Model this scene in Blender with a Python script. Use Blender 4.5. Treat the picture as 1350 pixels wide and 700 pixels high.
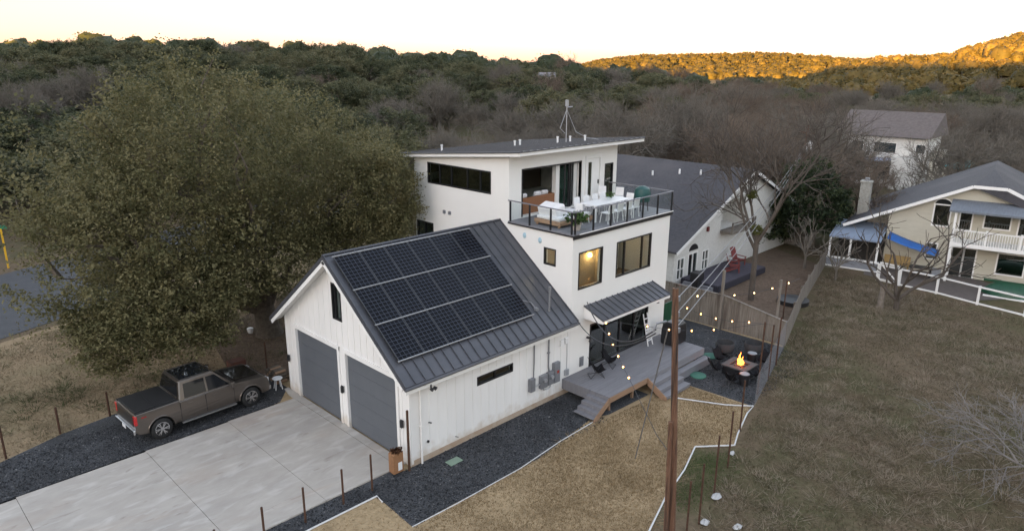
import bpy, math, random
import numpy as np
from mathutils import Vector, Matrix
R=math.radians
for o in list(bpy.data.objects): bpy.data.objects.remove(o)
sc=bpy.context.scene; COL=sc.collection
# ------------------------------------------------------------ camera
CX,CY,CZ=-12.873,-17.656,13.5; YAW,PIT,ROL,FP=0.782,-0.279,0.005,925.633
cd=bpy.data.cameras.new('camera'); cam=bpy.data.objects.new('camera',cd); COL.objects.link(cam); sc.camera=cam
cd.sensor_width=36; cd.lens=36*FP/1350; cd.clip_start=.1; cd.clip_end=9000
Fv=Vector((math.cos(PIT)*math.cos(YAW),math.cos(PIT)*math.sin(YAW),math.sin(PIT)))
R0=Vector((math.sin(YAW),-math.cos(YAW),0)); U0=R0.cross(Fv)
Rv=R0*math.cos(ROL)+U0*math.sin(ROL); Uv=-R0*math.sin(ROL)+U0*math.cos(ROL)
cam.matrix_world=Matrix(((Rv.x,Uv.x,-Fv.x,CX),(Rv.y,Uv.y,-Fv.y,CY),(Rv.z,Uv.z,-Fv.z,CZ),(0,0,0,1)))
sc.render.resolution_x=1024; sc.render.resolution_y=530
# ------------------------------------------------------------ light
SUN_AZ=R(190); SUN_EL=R(5)          # direction towards the sun (math azimuth)
w=bpy.data.worlds.new('World'); sc.world=w; w.use_nodes=True; nt=w.node_tree; nt.nodes.clear()
sky=nt.nodes.new('ShaderNodeTexSky'); sky.sky_type='NISHITA'; sky.sun_disc=False
sky.sun_elevation=SUN_EL; sky.sun_rotation=R(90)-SUN_AZ; sky.altitude=200; sky.air_density=1.0; sky.dust_density=0.6; sky.ozone_density=1.0
hs=nt.nodes.new('ShaderNodeHueSaturation'); hs.inputs['Saturation'].default_value=.55
tint=nt.nodes.new('ShaderNodeMix'); tint.data_type='RGBA'; tint.blend_type='MULTIPLY'; tint.inputs[0].default_value=1; tint.inputs[7].default_value=(1.0,.93,.93,1)
bg=nt.nodes.new('ShaderNodeBackground'); bg.inputs[1].default_value=.15
wo=nt.nodes.new('ShaderNodeOutputWorld')
nt.links.new(sky.outputs[0],hs.inputs['Color']); nt.links.new(hs.outputs[0],tint.inputs[6]); tcw=nt.nodes.new('ShaderNodeTexCoord'); sx=nt.nodes.new('ShaderNodeSeparateXYZ'); nt.links.new(tcw.outputs['Generated'],sx.inputs[0])
rw=nt.nodes.new('ShaderNodeValToRGB'); e=rw.color_ramp.elements; e[0].position=0; e[0].color=(.44,.312,.30,1); e[1].position=.30; e[1].color=(1,1,1,1)
k=e.new(.035); k.color=(.46,.365,.375,1); k=e.new(.09); k.color=(.46,.405,.395,1); k=e.new(.16); k.color=(.56,.515,.49,1)
nt.links.new(sx.outputs['Z'],rw.inputs[0]); mw_=nt.nodes.new('ShaderNodeMix'); mw_.data_type='RGBA'; mw_.blend_type='MULTIPLY'; mw_.inputs[0].default_value=1
nt.links.new(tint.outputs[2],mw_.inputs[6]); nt.links.new(rw.outputs[0],mw_.inputs[7]); nt.links.new(mw_.outputs[2],bg.inputs[0]); nt.links.new(bg.outputs[0],wo.inputs[0])
sl=bpy.data.lights.new('sun','SUN'); sl.energy=5; sl.angle=R(.5); sl.color=(1,.52,.085)
so=bpy.data.objects.new('sun',sl); COL.objects.link(so)
sdir=Vector((math.cos(SUN_EL)*math.cos(SUN_AZ),math.cos(SUN_EL)*math.sin(SUN_AZ),math.sin(SUN_EL)))
so.rotation_euler=sdir.to_track_quat('Z','Y').to_euler()
sc.view_settings.view_transform='Standard'; sc.view_settings.look='None'; sc.view_settings.gamma=1; sc.view_settings.exposure=3.0
sc.cycles.max_bounces=6; sc.cycles.transparent_max_bounces=12
# ------------------------------------------------------------ helpers
class MB:
    def __init__(s): s.v=[]; s.f=[]; s.m=[]
    def add(s,vs,fs,mi=0):
        b=len(s.v); s.v+= [tuple(p) for p in vs]; s.f+=[tuple(i+b for i in f) for f in fs]; s.m+=[mi]*len(fs); return s
    def obox(s,c,a,b,d,mi=0):
        c,a,b,d=map(Vector,(c,a,b,d)); vs=[c+a*i+b*j+d*k for k in(-1,1) for j in(-1,1) for i in(-1,1)]
        return s.add(vs,[(0,2,3,1),(4,5,7,6),(0,1,5,4),(2,6,7,3),(0,4,6,2),(1,3,7,5)],mi)
    def box(s,x0,x1,y0,y1,z0,z1,mi=0):
        return s.obox(((x0+x1)/2,(y0+y1)/2,(z0+z1)/2),((x1-x0)/2,0,0),(0,(y1-y0)/2,0),(0,0,(z1-z0)/2),mi)
    def bar(s,p,q,w,h,mi=0,up=(0,0,1)):
        p,q=Vector(p),Vector(q); d=(q-p); u=Vector(up); sd=d.cross(u)
        if sd.length<1e-6: sd=d.cross(Vector((1,0,0)))
        sd.normalize(); u=sd.cross(d).normalized()
        return s.obox((p+q)/2,d/2,sd*w/2,u*h/2,mi)
    def tube(s,pts,r,n=8,mi=0,cap=True):
        pts=[Vector(p) for p in pts]; k=len(pts); rs=r if isinstance(r,(list,tuple)) else [r]*k
        b=len(s.v); prev=None
        for i,p in enumerate(pts):
            t=(pts[min(i+1,k-1)]-pts[max(i-1,0)]).normalized()
            if prev is None: a=t.orthogonal().normalized()
            else:
                a=prev-t*prev.dot(t)
                a=a.normalized() if a.length>1e-6 else t.orthogonal().normalized()
            prev=a; c=t.cross(a)
            for j in range(n):
                an=2*math.pi*j/n; s.v.append(tuple(p+(a*math.cos(an)+c*math.sin(an))*rs[i]))
        for i in range(k-1):
            for j in range(n):
                s.f.append((b+i*n+j,b+i*n+(j+1)%n,b+(i+1)*n+(j+1)%n,b+(i+1)*n+j)); s.m.append(mi)
        if cap:
            s.f.append(tuple(b+j for j in range(n))[::-1]); s.f.append(tuple(b+(k-1)*n+j for j in range(n))); s.m+=[mi,mi]
        return s
    def ext(s,poly,vec,mi=0):
        poly=[Vector(p) for p in poly]; vec=Vector(vec); n=len(poly)
        nor=Vector((0,0,0))
        for i in range(n): nor+=poly[i].cross(poly[(i+1)%n])
        if nor.dot(vec)<0: poly=poly[::-1]
        fs=[tuple(range(n))[::-1],tuple(range(n,2*n))]+[(i,(i+1)%n,n+(i+1)%n,n+i) for i in range(n)]
        return s.add(poly+[p+vec for p in poly],fs,mi)
    def lathe(s,prof,c,n=16,mi=0,axis='z'):
        b=len(s.v); c=Vector(c)
        for r,h in prof:
            for j in range(n):
                a=2*math.pi*j/n
                if axis=='z': s.v.append(tuple(c+Vector((r*math.cos(a),r*math.sin(a),h))))
                else: s.v.append(tuple(c+Vector((r*math.cos(a),h,r*math.sin(a)))))
        for i in range(len(prof)-1):
            for j in range(n):
                q=(b+i*n+j,b+i*n+(j+1)%n,b+(i+1)*n+(j+1)%n,b+(i+1)*n+j)
                s.f.append(q if axis=='z' else q[::-1]); s.m.append(mi)
        e=(tuple(b+j for j in range(n))[::-1],tuple(b+(len(prof)-1)*n+j for j in range(n)))
        for q in e: s.f.append(q if axis=='z' else q[::-1]); s.m.append(mi)
        return s
    def ball(s,c,rx,ry=None,rz=None,n=10,mi=0):
        ry=ry or rx; rz=rz or rx; b=len(s.v); m=n//2+1
        for i in range(m+1):
            t=math.pi*i/m
            for j in range(n):
                a=2*math.pi*j/n; s.v.append((c[0]+rx*math.sin(t)*math.cos(a),c[1]+ry*math.sin(t)*math.sin(a),c[2]-rz*math.cos(t)))
        for i in range(m):
            for j in range(n): s.f.append((b+i*n+j,b+i*n+(j+1)%n,b+(i+1)*n+(j+1)%n,b+(i+1)*n+j)); s.m.append(mi)
        return s
def tag(o,label=None,cat=None,group=None,kind=None):
    if label: o['label']=label
    if cat: o['category']=cat
    if group: o['group']=group
    if kind: o['kind']=kind
    return o
def wloc(o):
    p=Vector(o.location)
    while o.parent: o=o.parent; p+=Vector(o.location)
    return p
def obj(name,mb,mats,parent=None,smooth=False,bevel=0,local=False,loc=None):
    """link mb as one mesh object; verts are world coords unless local"""
    me=bpy.data.meshes.new(name); off=Vector((0,0,0))
    if parent and not local: off=wloc(parent)
    if loc is not None: off=Vector(loc)
    me.from_pydata([(x-off.x,y-off.y,z-off.z) for x,y,z in mb.v],[],mb.f)
    if not isinstance(mats,(list,tuple)): mats=[mats]
    for m in mats: me.materials.append(m)
    me.polygons.foreach_set('material_index',mb.m)
    if smooth:
        me.polygons.foreach_set('use_smooth',[True]*len(mb.f)); me.update(); me.set_sharp_from_angle(angle=R(40))
    o=bpy.data.objects.new(name,me); COL.objects.link(o)
    if parent: o.parent=parent
    if loc is not None and not parent: o.location=off
    if bevel:
        b=o.modifiers.new('b','BEVEL'); b.width=bevel; b.segments=2; b.limit_method='ANGLE'; b.angle_limit=R(35)
    return o
def thing(name,loc,label,cat,group=None,rz=0):
    o=bpy.data.objects.new(name,None); o.empty_display_size=.3; COL.objects.link(o); o.location=loc; o.rotation_euler=(0,0,rz)
    return tag(o,label,cat,group)
def solo(name,mb,mats,loc,label,cat,group=None,**k):
    return tag(obj(name,mb,mats,loc=loc,**k),label,cat,group)
def struct(name,mb,mats,**k): return tag(obj(name,mb,mats,**k),kind='structure')
def kids(o): return [c for c in bpy.data.objects if c.parent==o]
def copytree(o,parent=None,ch=None):
    c=o.copy(); COL.objects.link(c)
    if parent: c.parent=parent
    for k in (ch if ch is not None else kids(o)): copytree(k,c)
    return c
def cut(o,cutters):
    c=obj('cutter',cutters,[]); m=o.modifiers.new('x','BOOLEAN'); m.object=c; m.operation='DIFFERENCE'; m.solver='EXACT'; m.use_self=True
    dg=bpy.context.evaluated_depsgraph_get(); me=bpy.data.meshes.new_from_object(o.evaluated_get(dg))
    o.modifiers.clear(); o.data=me; bpy.data.objects.remove(c); return o
# ------------------------------------------------------------ materials
def mat(name,c1,c2=None,rough=.8,metal=0,scale=3,bump=0,bscale=None,detail=6,spec=None,stretch=None,c3=None,s3=.3,emit=None,es=0,coat=0):
    m=bpy.data.materials.new(name); m.use_nodes=True; t=m.node_tree; N=t.nodes; L=t.links; p=N['Principled BSDF']
    p.inputs['Roughness'].default_value=rough; p.inputs['Metallic'].default_value=metal
    if spec is not None: p.inputs['Specular IOR Level'].default_value=spec
    if coat: p.inputs['Coat Weight'].default_value=coat; p.inputs['Coat Roughness'].default_value=.05
    p.inputs['Base Color'].default_value=(*c1,1)
    if emit: p.inputs['Emission Color'].default_value=(*emit,1); p.inputs['Emission Strength'].default_value=es
    if c2 or bump:
        tc=N.new('ShaderNodeTexCoord'); src=tc.outputs['Object']
        if stretch:
            mp=N.new('ShaderNodeMapping'); mp.inputs['Scale'].default_value=stretch; L.new(src,mp.inputs[0]); src=mp.outputs[0]
    if c2:
        n=N.new('ShaderNodeTexNoise'); n.inputs['Scale'].default_value=scale; n.inputs['Detail'].default_value=detail; n.inputs['Roughness'].default_value=.65; L.new(src,n.inputs['Vector'])
        r=N.new('ShaderNodeValToRGB'); r.color_ramp.elements[0].position=.32; r.color_ramp.elements[1].position=.68
        r.color_ramp.elements[0].color=(*c1,1); r.color_ramp.elements[1].color=(*c2,1); L.new(n.outputs[0],r.inputs[0]); out=r.outputs[0]
        if c3:
            n3=N.new('ShaderNodeTexNoise'); n3.inputs['Scale'].default_value=s3; n3.inputs['Detail'].default_value=4; L.new(src,n3.inputs['Vector'])
            r3=N.new('ShaderNodeValToRGB'); r3.color_ramp.elements[0].position=.48; r3.color_ramp.elements[1].position=.66; L.new(n3.outputs[0],r3.inputs[0])
            mx=N.new('ShaderNodeMix'); mx.data_type='RGBA'; L.new(r3.outputs[0],mx.inputs[0]); L.new(out,mx.inputs[6]); mx.inputs[7].default_value=(*c3,1); out=mx.outputs[2]
        L.new(out,p.inputs['Base Color'])
    if bump:
        b=N.new('ShaderNodeTexNoise'); b.inputs['Scale'].default_value=bscale or scale*6; b.inputs['Detail'].default_value=5; L.new(src,b.inputs['Vector'])
        bn=N.new('ShaderNodeBump'); bn.inputs['Strength'].default_value=bump; bn.inputs['Distance'].default_value=.05; L.new(b.outputs[0],bn.inputs['Height']); L.new(bn.outputs[0],p.inputs['Normal'])
    return m
def nodes(m): return m.node_tree.nodes,m.node_tree.links,m.node_tree.nodes['Principled BSDF']
def leafmat(name,ca,cb,cc,rough=.65):
    m=mat(name,ca,rough=rough,spec=.25); N,L,p=nodes(m)
    at=N.new('ShaderNodeAttribute'); at.attribute_name='tint'
    oi=N.new('ShaderNodeObjectInfo')
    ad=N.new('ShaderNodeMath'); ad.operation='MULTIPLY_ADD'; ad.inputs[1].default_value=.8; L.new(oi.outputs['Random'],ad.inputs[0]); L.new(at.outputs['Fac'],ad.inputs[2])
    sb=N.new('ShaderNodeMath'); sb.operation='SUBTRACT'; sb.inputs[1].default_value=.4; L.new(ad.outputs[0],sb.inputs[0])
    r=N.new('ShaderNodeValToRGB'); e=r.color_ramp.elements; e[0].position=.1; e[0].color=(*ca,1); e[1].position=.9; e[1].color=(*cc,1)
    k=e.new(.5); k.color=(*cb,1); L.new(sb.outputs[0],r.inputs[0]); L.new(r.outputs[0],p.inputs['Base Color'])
    tl=N.new('ShaderNodeBsdfTranslucent'); L.new(r.outputs[0],tl.inputs[0]); mx=N.new('ShaderNodeMixShader'); mx.inputs[0].default_value=.35; ou=N['Material Output']
    L.new(p.outputs[0],mx.inputs[1]); L.new(tl.outputs[0],mx.inputs[2]); L.new(mx.outputs[0],ou.inputs[0])
    return m
def glassmat(name,tint=(.75,.8,.8),fac=.25):
    m=bpy.data.materials.new(name); m.use_nodes=True; t=m.node_tree; N=t.nodes; L=t.links; N.clear()
    tr=N.new('ShaderNodeBsdfTransparent'); tr.inputs[0].default_value=(*tint,1); gl=N.new('ShaderNodeBsdfGlossy'); gl.inputs['Roughness'].default_value=.02
    lw=N.new('ShaderNodeLayerWeight'); lw.inputs[0].default_value=.5; fr=N.new('ShaderNodeMath'); fr.operation='POWER'; fr.inputs[1].default_value=4; L.new(lw.outputs['Facing'],fr.inputs[0]); ad=N.new('ShaderNodeMath'); ad.operation='MULTIPLY_ADD'; ad.inputs[1].default_value=.5; ad.inputs[2].default_value=fac
    mx=N.new('ShaderNodeMixShader'); o=N.new('ShaderNodeOutputMaterial')
    L.new(fr.outputs[0],ad.inputs[0]); L.new(ad.outputs[0],mx.inputs[0]); L.new(tr.outputs[0],mx.inputs[1]); L.new(gl.outputs[0],mx.inputs[2]); L.new(mx.outputs[0],o.inputs[0])
    return m
M={}
M['white']=mat('white_siding_paint',(.80,.79,.77),(.72,.71,.69),rough=.55,scale=.9,stretch=(1,1,.25))
def splash(m,z1,col,amt):
    N,L,p=m.node_tree.nodes,m.node_tree.links,m.node_tree.nodes['Principled BSDF']; base=p.inputs['Base Color'].links[0].from_socket
    tc=N.new('ShaderNodeTexCoord'); g_=N.new('ShaderNodeNewGeometry'); sx=N.new('ShaderNodeSeparateXYZ'); L.new(g_.outputs['Position'],sx.inputs[0])
    n=N.new('ShaderNodeTexNoise'); n.inputs['Scale'].default_value=2.6; n.inputs['Detail'].default_value=8; L.new(tc.outputs['Object'],n.inputs['Vector'])
    ma=N.new('ShaderNodeMath'); ma.operation='MULTIPLY_ADD'; ma.inputs[1].default_value=-1.3; L.new(n.outputs[0],ma.inputs[0]); L.new(sx.outputs['Z'],ma.inputs[2])
    mr=N.new('ShaderNodeMapRange'); mr.inputs[1].default_value=z1-.85; mr.inputs[2].default_value=z1-.45; mr.inputs[3].default_value=amt; mr.inputs[4].default_value=0; L.new(ma.outputs[0],mr.inputs[0])
    mx=N.new('ShaderNodeMix'); mx.data_type='RGBA'; L.new(mr.outputs[0],mx.inputs[0]); L.new(base,mx.inputs[6]); mx.inputs[7].default_value=(*col,1); L.new(mx.outputs[2],p.inputs['Base Color'])
splash(M['white'],.35,(.45,.36,.26),.5)
M['stucco']=mat('white_smooth_paint',(.80,.79,.76),(.76,.745,.715),rough=.6,scale=.5,bump=.05,bscale=40)
M['trim']=mat('white_trim',(.82,.81,.79),(.75,.74,.72),rough=.5,scale=2)
M['metal_roof']=mat('dark_standing_seam_metal',(.075,.078,.09),(.10,.102,.115),rough=.42,metal=.35,scale=.7,stretch=(.6,2,1))
M['black']=mat('black_painted_metal',(.012,.012,.014),(.02,.02,.022),rough=.4,scale=5)
M['cloth_black']=mat('black_canvas',(.012,.012,.014),(.018,.018,.02),rough=.9,scale=8,spec=.1)
M['garage_door']=mat('slate_grey_door',(.095,.105,.12),(.11,.12,.135),rough=.5,scale=1.2)
M['glass']=glassmat('window_glass',(.8,.85,.85),.07)
M['glass_dark']=glassmat('dark_window_glass',(.55,.62,.60),.19)
M['glass_clear']=glassmat('railing_glass',(.96,.98,.98),.02)
M['dark_room']=mat('dark_interior',(.05,.045,.04),(.03,.03,.03),scale=2)
M['beige']=mat('beige_interior_wall',(.45,.38,.28),(.38,.32,.24),scale=1)
M['floorw']=mat('interior_floor',(.22,.14,.08),(.16,.10,.06),scale=2,stretch=(.3,4,1))
M['composite']=mat('grey_deck_boards',(.155,.155,.17),(.20,.20,.215),rough=.7,scale=2,stretch=(.4,4,1),bump=.1)
M['rawwood']=mat('raw_wood_edge',(.30,.19,.12),(.22,.14,.09),scale=4,stretch=(.4,2,4))
M['steel']=mat('grey_steel',(.28,.29,.31),(.22,.23,.25),rough=.5,metal=.5,scale=6)
M['rust']=mat('rusty_steel',(.035,.018,.012),(.09,.04,.02),rough=.85,scale=12)
M['pole']=mat('old_pole_wood',(.10,.042,.022),(.21,.115,.07),rough=.9,scale=6,stretch=(6,6,.25),bump=.6,c3=(.035,.022,.016),s3=1.6)
M['fencewood']=mat('weathered_fence_wood',(.15,.128,.105),(.235,.21,.18),rough=.9,scale=4,stretch=(4,4,.3),bump=.2,c3=(.10,.08,.065),s3=1.2)
M['bark']=mat('oak_bark',(.07,.055,.042),(.14,.115,.09),rough=.95,scale=6,bump=.5)
M['barkgrey']=mat('grey_bark',(.13,.11,.09),(.23,.20,.17),rough=.95,scale=5,bump=.4)
M['twigdark']=mat('dark_twigs',(.06,.048,.038),(.11,.09,.074),rough=.9,scale=1)
M['twig']=mat('grey_twigs',(.105,.092,.076),(.17,.15,.125),rough=.9,scale=2)
M['twigred']=mat('reddish_twigs',(.105,.078,.058),(.17,.13,.098),rough=.9,scale=1)
M['twigpale']=mat('pale_grey_twigs',(.15,.135,.125),(.23,.21,.195),rough=.9,scale=1)
M['rubber']=mat('rubber',(.012,.012,.012),(.02,.02,.02),rough=.85,scale=9)
M['whiteplastic']=mat('white_plastic',(.78,.78,.78),(.7,.7,.7),rough=.45,scale=3)
M['cushion']=mat('white_cushion',(.78,.77,.77),(.68,.67,.68),rough=.9,scale=4,bump=.2)
M['wicker']=mat('brown_wicker',(.30,.13,.055),(.20,.08,.035),rough=.7,scale=30,bump=.4)
M['shingle']=mat('dark_shingles',(.042,.040,.046),(.066,.063,.07),rough=.9,scale=5,bump=.3,c3=(.075,.07,.075),s3=.25)
M['shinglebrown']=mat('brown_shingles',(.10,.082,.078),(.14,.12,.115),rough=.9,scale=3,bump=.3)
M['cream']=mat('pale_yellow_siding',(.52,.49,.40),(.46,.43,.35),rough=.7,scale=1.2,stretch=(1,1,3))
M['whitebrick']=mat('painted_brick',(.68,.67,.64),(.56,.55,.52),rough=.8,scale=6,bump=.3)
M['stone']=mat('chimney_stone',(.42,.41,.37),(.28,.27,.24),rough=.9,scale=7,bump=.6)
M['teal']=mat('teal_fabric',(.03,.30,.32),(.02,.24,.26),scale=3)
M['blue']=mat('blue_tarp',(.02,.13,.42),(.02,.09,.32),rough=.5,scale=3)
M['redwood']=mat('red_painted_wood',(.20,.04,.035),(.14,.03,.03),scale=4)
M['green']=mat('dark_green_cover',(.01,.07,.035),(.008,.05,.025),rough=.4,scale=4)
M['terracotta']=mat('pot_clay',(.5,.42,.38),(.42,.34,.3),scale=4)
M['concrete_base']=mat('soiled_foundation',(.34,.24,.165),(.42,.36,.29),rough=.9,scale=3)
M['bulb']=mat('lit_bulb',(1,.7,.3),emit=(1,.42,.09),es=2.2)
M['bulbw']=mat('white_lit_bulb',(1,.9,.7),emit=(1,.62,.25),es=1.8)
M['flame']=mat('flame',(1,.35,.05),emit=(1,.17,.02),es=1.5)
M['wire']=mat('wire',(.05,.05,.055))
M['wiregrey']=mat('grey_wire',(.17,.17,.18),rough=.6)
M['rock']=mat('pale_rock',(.5,.5,.5),(.35,.35,.35),scale=5,bump=.5)
M['pvc']=mat('white_edging',(.62,.62,.62),(.5,.5,.5),scale=5,rough=.6)
# gravel
def gravel(name,a,b,c):
    m=mat(name,a,b,rough=.9,scale=26,detail=8); N,L,p=nodes(m)
    tc=N.new('ShaderNodeTexCoord'); vo=N.new('ShaderNodeTexVoronoi'); vo.inputs['Scale'].default_value=22; L.new(tc.outputs['Object'],vo.inputs['Vector'])
    sp=N.new('ShaderNodeSeparateColor'); L.new(vo.outputs['Color'],sp.inputs[0]); r=N.new('ShaderNodeValToRGB'); e=r.color_ramp.elements; e[0].color=(*a,1); e[1].color=(*c,1); e[1].position=1; k=e.new(.75); k.color=(*b,1); k=e.new(.97); k.color=(*b,1)
    L.new(sp.outputs[0],r.inputs[0])
    n=N.new('ShaderNodeTexNoise'); n.inputs['Scale'].default_value=.7; n.inputs['Detail'].default_value=5; L.new(tc.outputs['Object'],n.inputs['Vector'])
    mr=N.new('ShaderNodeMapRange'); mr.inputs[1].default_value=.35; mr.inputs[2].default_value=.7; mr.inputs[3].default_value=.75; mr.inputs[4].default_value=1.35; L.new(n.outputs[0],mr.inputs[0])
    mx=N.new('ShaderNodeMix'); mx.data_type='RGBA'; mx.blend_type='MULTIPLY'; mx.inputs[0].default_value=1; L.new(r.outputs[0],mx.inputs[6]); L.new(mr.outputs[0],mx.inputs[7]); L.new(mx.outputs[2],p.inputs['Base Color'])
    bn=N.new('ShaderNodeBump'); bn.inputs['Strength'].default_value=.9; bn.inputs['Distance'].default_value=.04; L.new(vo.outputs['Distance'],bn.inputs['Height']); L.new(bn.outputs[0],p.inputs['Normal'])
    return m
M['gravel']=gravel('blue_grey_gravel',(.028,.030,.034),(.054,.057,.063),(.2,.195,.19))
M['asphalt']=mat('asphalt',(.042,.044,.05),(.06,.062,.068),rough=.85,scale=1.5,bump=.15,bscale=60)
# concrete slab with stains and joints come from geometry
M['slab']=mat('concrete_slab',(.355,.325,.292),(.425,.395,.355),rough=.75,scale=1.6,stretch=(.6,1.2,1),bump=.06,detail=9)
def slabstain():
    N,L,p=nodes(M['slab']); base=p.inputs['Base Color'].links[0].from_socket
    tc=N.new('ShaderNodeTexCoord')
    for sc_,col,lo,hi,amt,seed in ((.36,(.38,.25,.16),.54,.74,.38,3.1),(.55,(.24,.225,.215),.52,.70,.32,9.7),(1.9,(.58,.555,.525),.52,.68,.40,5.5),(2.6,(.2,.17,.15),.63,.72,.45,21.)):
        mp=N.new('ShaderNodeMapping'); mp.inputs['Location'].default_value=(seed,seed*2,0); mp.inputs['Scale'].default_value=(.5,1.4,1); L.new(tc.outputs['Object'],mp.inputs[0])
        n=N.new('ShaderNodeTexNoise'); n.inputs['Scale'].default_value=sc_; n.inputs['Detail'].default_value=6; n.inputs['Distortion'].default_value=.6; L.new(mp.outputs[0],n.inputs['Vector'])
        mr=N.new('ShaderNodeMapRange'); mr.inputs[1].default_value=lo; mr.inputs[2].default_value=hi; mr.inputs[4].default_value=amt; L.new(n.outputs[0],mr.inputs[0])
        mx=N.new('ShaderNodeMix'); mx.data_type='RGBA'; L.new(mr.outputs[0],mx.inputs[0]); L.new(base,mx.inputs[6]); mx.inputs[7].default_value=(*col,1); base=mx.outputs[2]
    L.new(base,p.inputs['Base Color'])
slabstain()
# grass grounds
def groundmat(name,a,b,c,d,patch=.14,plo=.46,phi=.60):
    m=mat(name,a,b,rough=.95,scale=5.5,detail=10,bump=.9,bscale=9,spec=.1); N,L,p=nodes(m); base=p.inputs['Base Color'].links[0].from_socket
    tc=N.new('ShaderNodeTexCoord')
    for s_,col,lo,hi,amt,sd in ((patch,c,plo,phi,.75,2.),(.45,d,.5,.7,.6,7.),(1.6,tuple(x*.55 for x in a),.52,.7,.5,13.)):
        mp=N.new('ShaderNodeMapping'); mp.inputs['Location'].default_value=(sd,sd,0); L.new(tc.outputs['Object'],mp.inputs[0])
        n=N.new('ShaderNodeTexNoise'); n.inputs['Scale'].default_value=s_; n.inputs['Detail'].default_value=9; n.inputs['Roughness'].default_value=.7; L.new(mp.outputs[0],n.inputs['Vector'])
        mr=N.new('ShaderNodeMapRange'); mr.inputs[1].default_value=lo; mr.inputs[2].default_value=hi; mr.inputs[4].default_value=amt; L.new(n.outputs[0],mr.inputs[0])
        mx=N.new('ShaderNodeMix'); mx.data_type='RGBA'; L.new(mr.outputs[0],mx.inputs[0]); L.new(base,mx.inputs[6]); mx.inputs[7].default_value=(*col,1); base=mx.outputs[2]
    L.new(base,p.inputs['Base Color']); return m
M['field']=groundmat('rough_field_soil_and_grass',(.095,.072,.047),(.165,.125,.083),(.070,.078,.034),(.14,.092,.065))
M['lawn']=groundmat('dry_straw_lawn',(.27,.20,.115),(.41,.31,.19),(.34,.255,.155),(.22,.165,.095))
M['tan']=groundmat('dry_tan_grass',(.215,.16,.10),(.33,.25,.16),(.20,.17,.10),(.24,.17,.105))
M['leaflitter']=groundmat('leaf_litter',(.10,.07,.05),(.19,.14,.105),(.13,.10,.075),(.09,.065,.05))
M['greenpatch']=groundmat('green_grass_patch',(.09,.105,.045),(.15,.15,.08),(.07,.10,.04),(.17,.14,.09))
# ------------------------------------------------------------ terrain
def pray(u,v): return Fv+Rv*((u-675)/FP)+Uv*((350-v)/FP)
def azs(u,v):
    d=pray(u,v); a=math.atan2(d.y,d.x)-YAW; return a,d.z/math.hypot(d.x,d.y)
def table(lst,D,sub):
    t=sorted([(azs(u,v)[0],CZ+azs(u,v)[1]*D-sub) for u,v in lst]); return np.array([q[0] for q in t]),np.array([q[1] for q in t])
tN=table([(-150,62),(0,60),(70,58),(110,54),(200,55),(225,60),(250,56),(330,60),(450,70),(600,80),(760,90),(850,97),(950,108),(1100,116),(1350,114),(1500,110)],260,5.2)
tF=table([(560,105),(700,102),(760,90),(800,82),(850,77),(1000,74),(1100,79),(1180,84),(1350,84),(1600,84)],1100,4)
tR=table([(1000,112),(1060,108),(1110,86),(1160,79),(1200,77),(1250,73),(1290,60),(1350,43),(1450,30),(1700,24)],480,5)
def sstep(a,b,x): t=np.clip((x-a)/(b-a),0,1); return t*t*(3-2*t)
def H(x,y):
    x=np.asarray(x,float); y=np.asarray(y,float)
    dx,dy=x-CX,y-CY; r=np.hypot(dx,dy); a=(np.arctan2(dy,dx)-YAW+math.pi)%(2*math.pi)-math.pi
    fr=1-sstep(1.3,1.9,np.abs(a))
    h=np.interp(a,*tN)*sstep(70,255,r)*(1-.75*sstep(275,450,r))*fr
    h=h+ (np.interp(a,*tF)+8)*sstep(650,1090,r)*(1-.6*sstep(1150,1700,r))*fr - 8*sstep(450,650,r)*fr
    rr=np.interp(a,*tR)*sstep(290,470,r)*(1-sstep(520,800,r))*fr
    h=np.maximum(h,rr)+ np.where(r>60,(np.sin(x*.021+1)*np.cos(y*.017)+np.sin(x*.008)*np.sin(y*.011+2))*1.2*sstep(120,250,r),0)
    d=(math.cos(SUN_AZ+math.pi),math.sin(SUN_AZ+math.pi)); p=x*d[0]+y*d[1]; q=-x*d[1]+y*d[0]
    hb=82-23*sstep(185,215,q)+6*np.sin(q*.012)  # unseen ridge behind the camera, added and shaped to keep the valley in shade
    h=h+hb*sstep(-620,-430,p)*(1-sstep(-400,-190,p))*(1-sstep(1300,1700,np.abs(q)))
    return h
def polar_sheet():
    rs=np.concatenate([[0],np.geomspace(6,6000,150)]); nA=288
    vs=[(CX+25,CY+25,0)]; X0,Y0=CX+25,CY+25
    an=np.linspace(0,2*np.pi,nA,endpoint=False)
    P=np.array([(X0+r*np.cos(t),Y0+r*np.sin(t)) for r in rs[1:] for t in an]); Z=H(P[:,0],P[:,1])
    vs+=[(p[0],p[1],z) for p,z in zip(P,Z)]
    fs=[(0,1+j,1+(j+1)%nA) for j in range(nA)]
    for i in range(len(rs)-2):
        for j in range(nA): fs.append((1+i*nA+j,1+(i+1)*nA+j,1+(i+1)*nA+(j+1)%nA,1+i*nA+(j+1)%nA))
    return MB().add(vs,fs)
o=struct('terrain',polar_sheet(),M['field'],smooth=True)
def sheet(name,poly,z,m,th=.0): 
    b=MB()
    if th: b.ext([(x,y,z-th) for x,y in poly],(0,0,th))
    else: b.add([(x,y,z) for x,y in poly],[tuple(range(len(poly)))])
    return struct(name,b,m)
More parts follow.
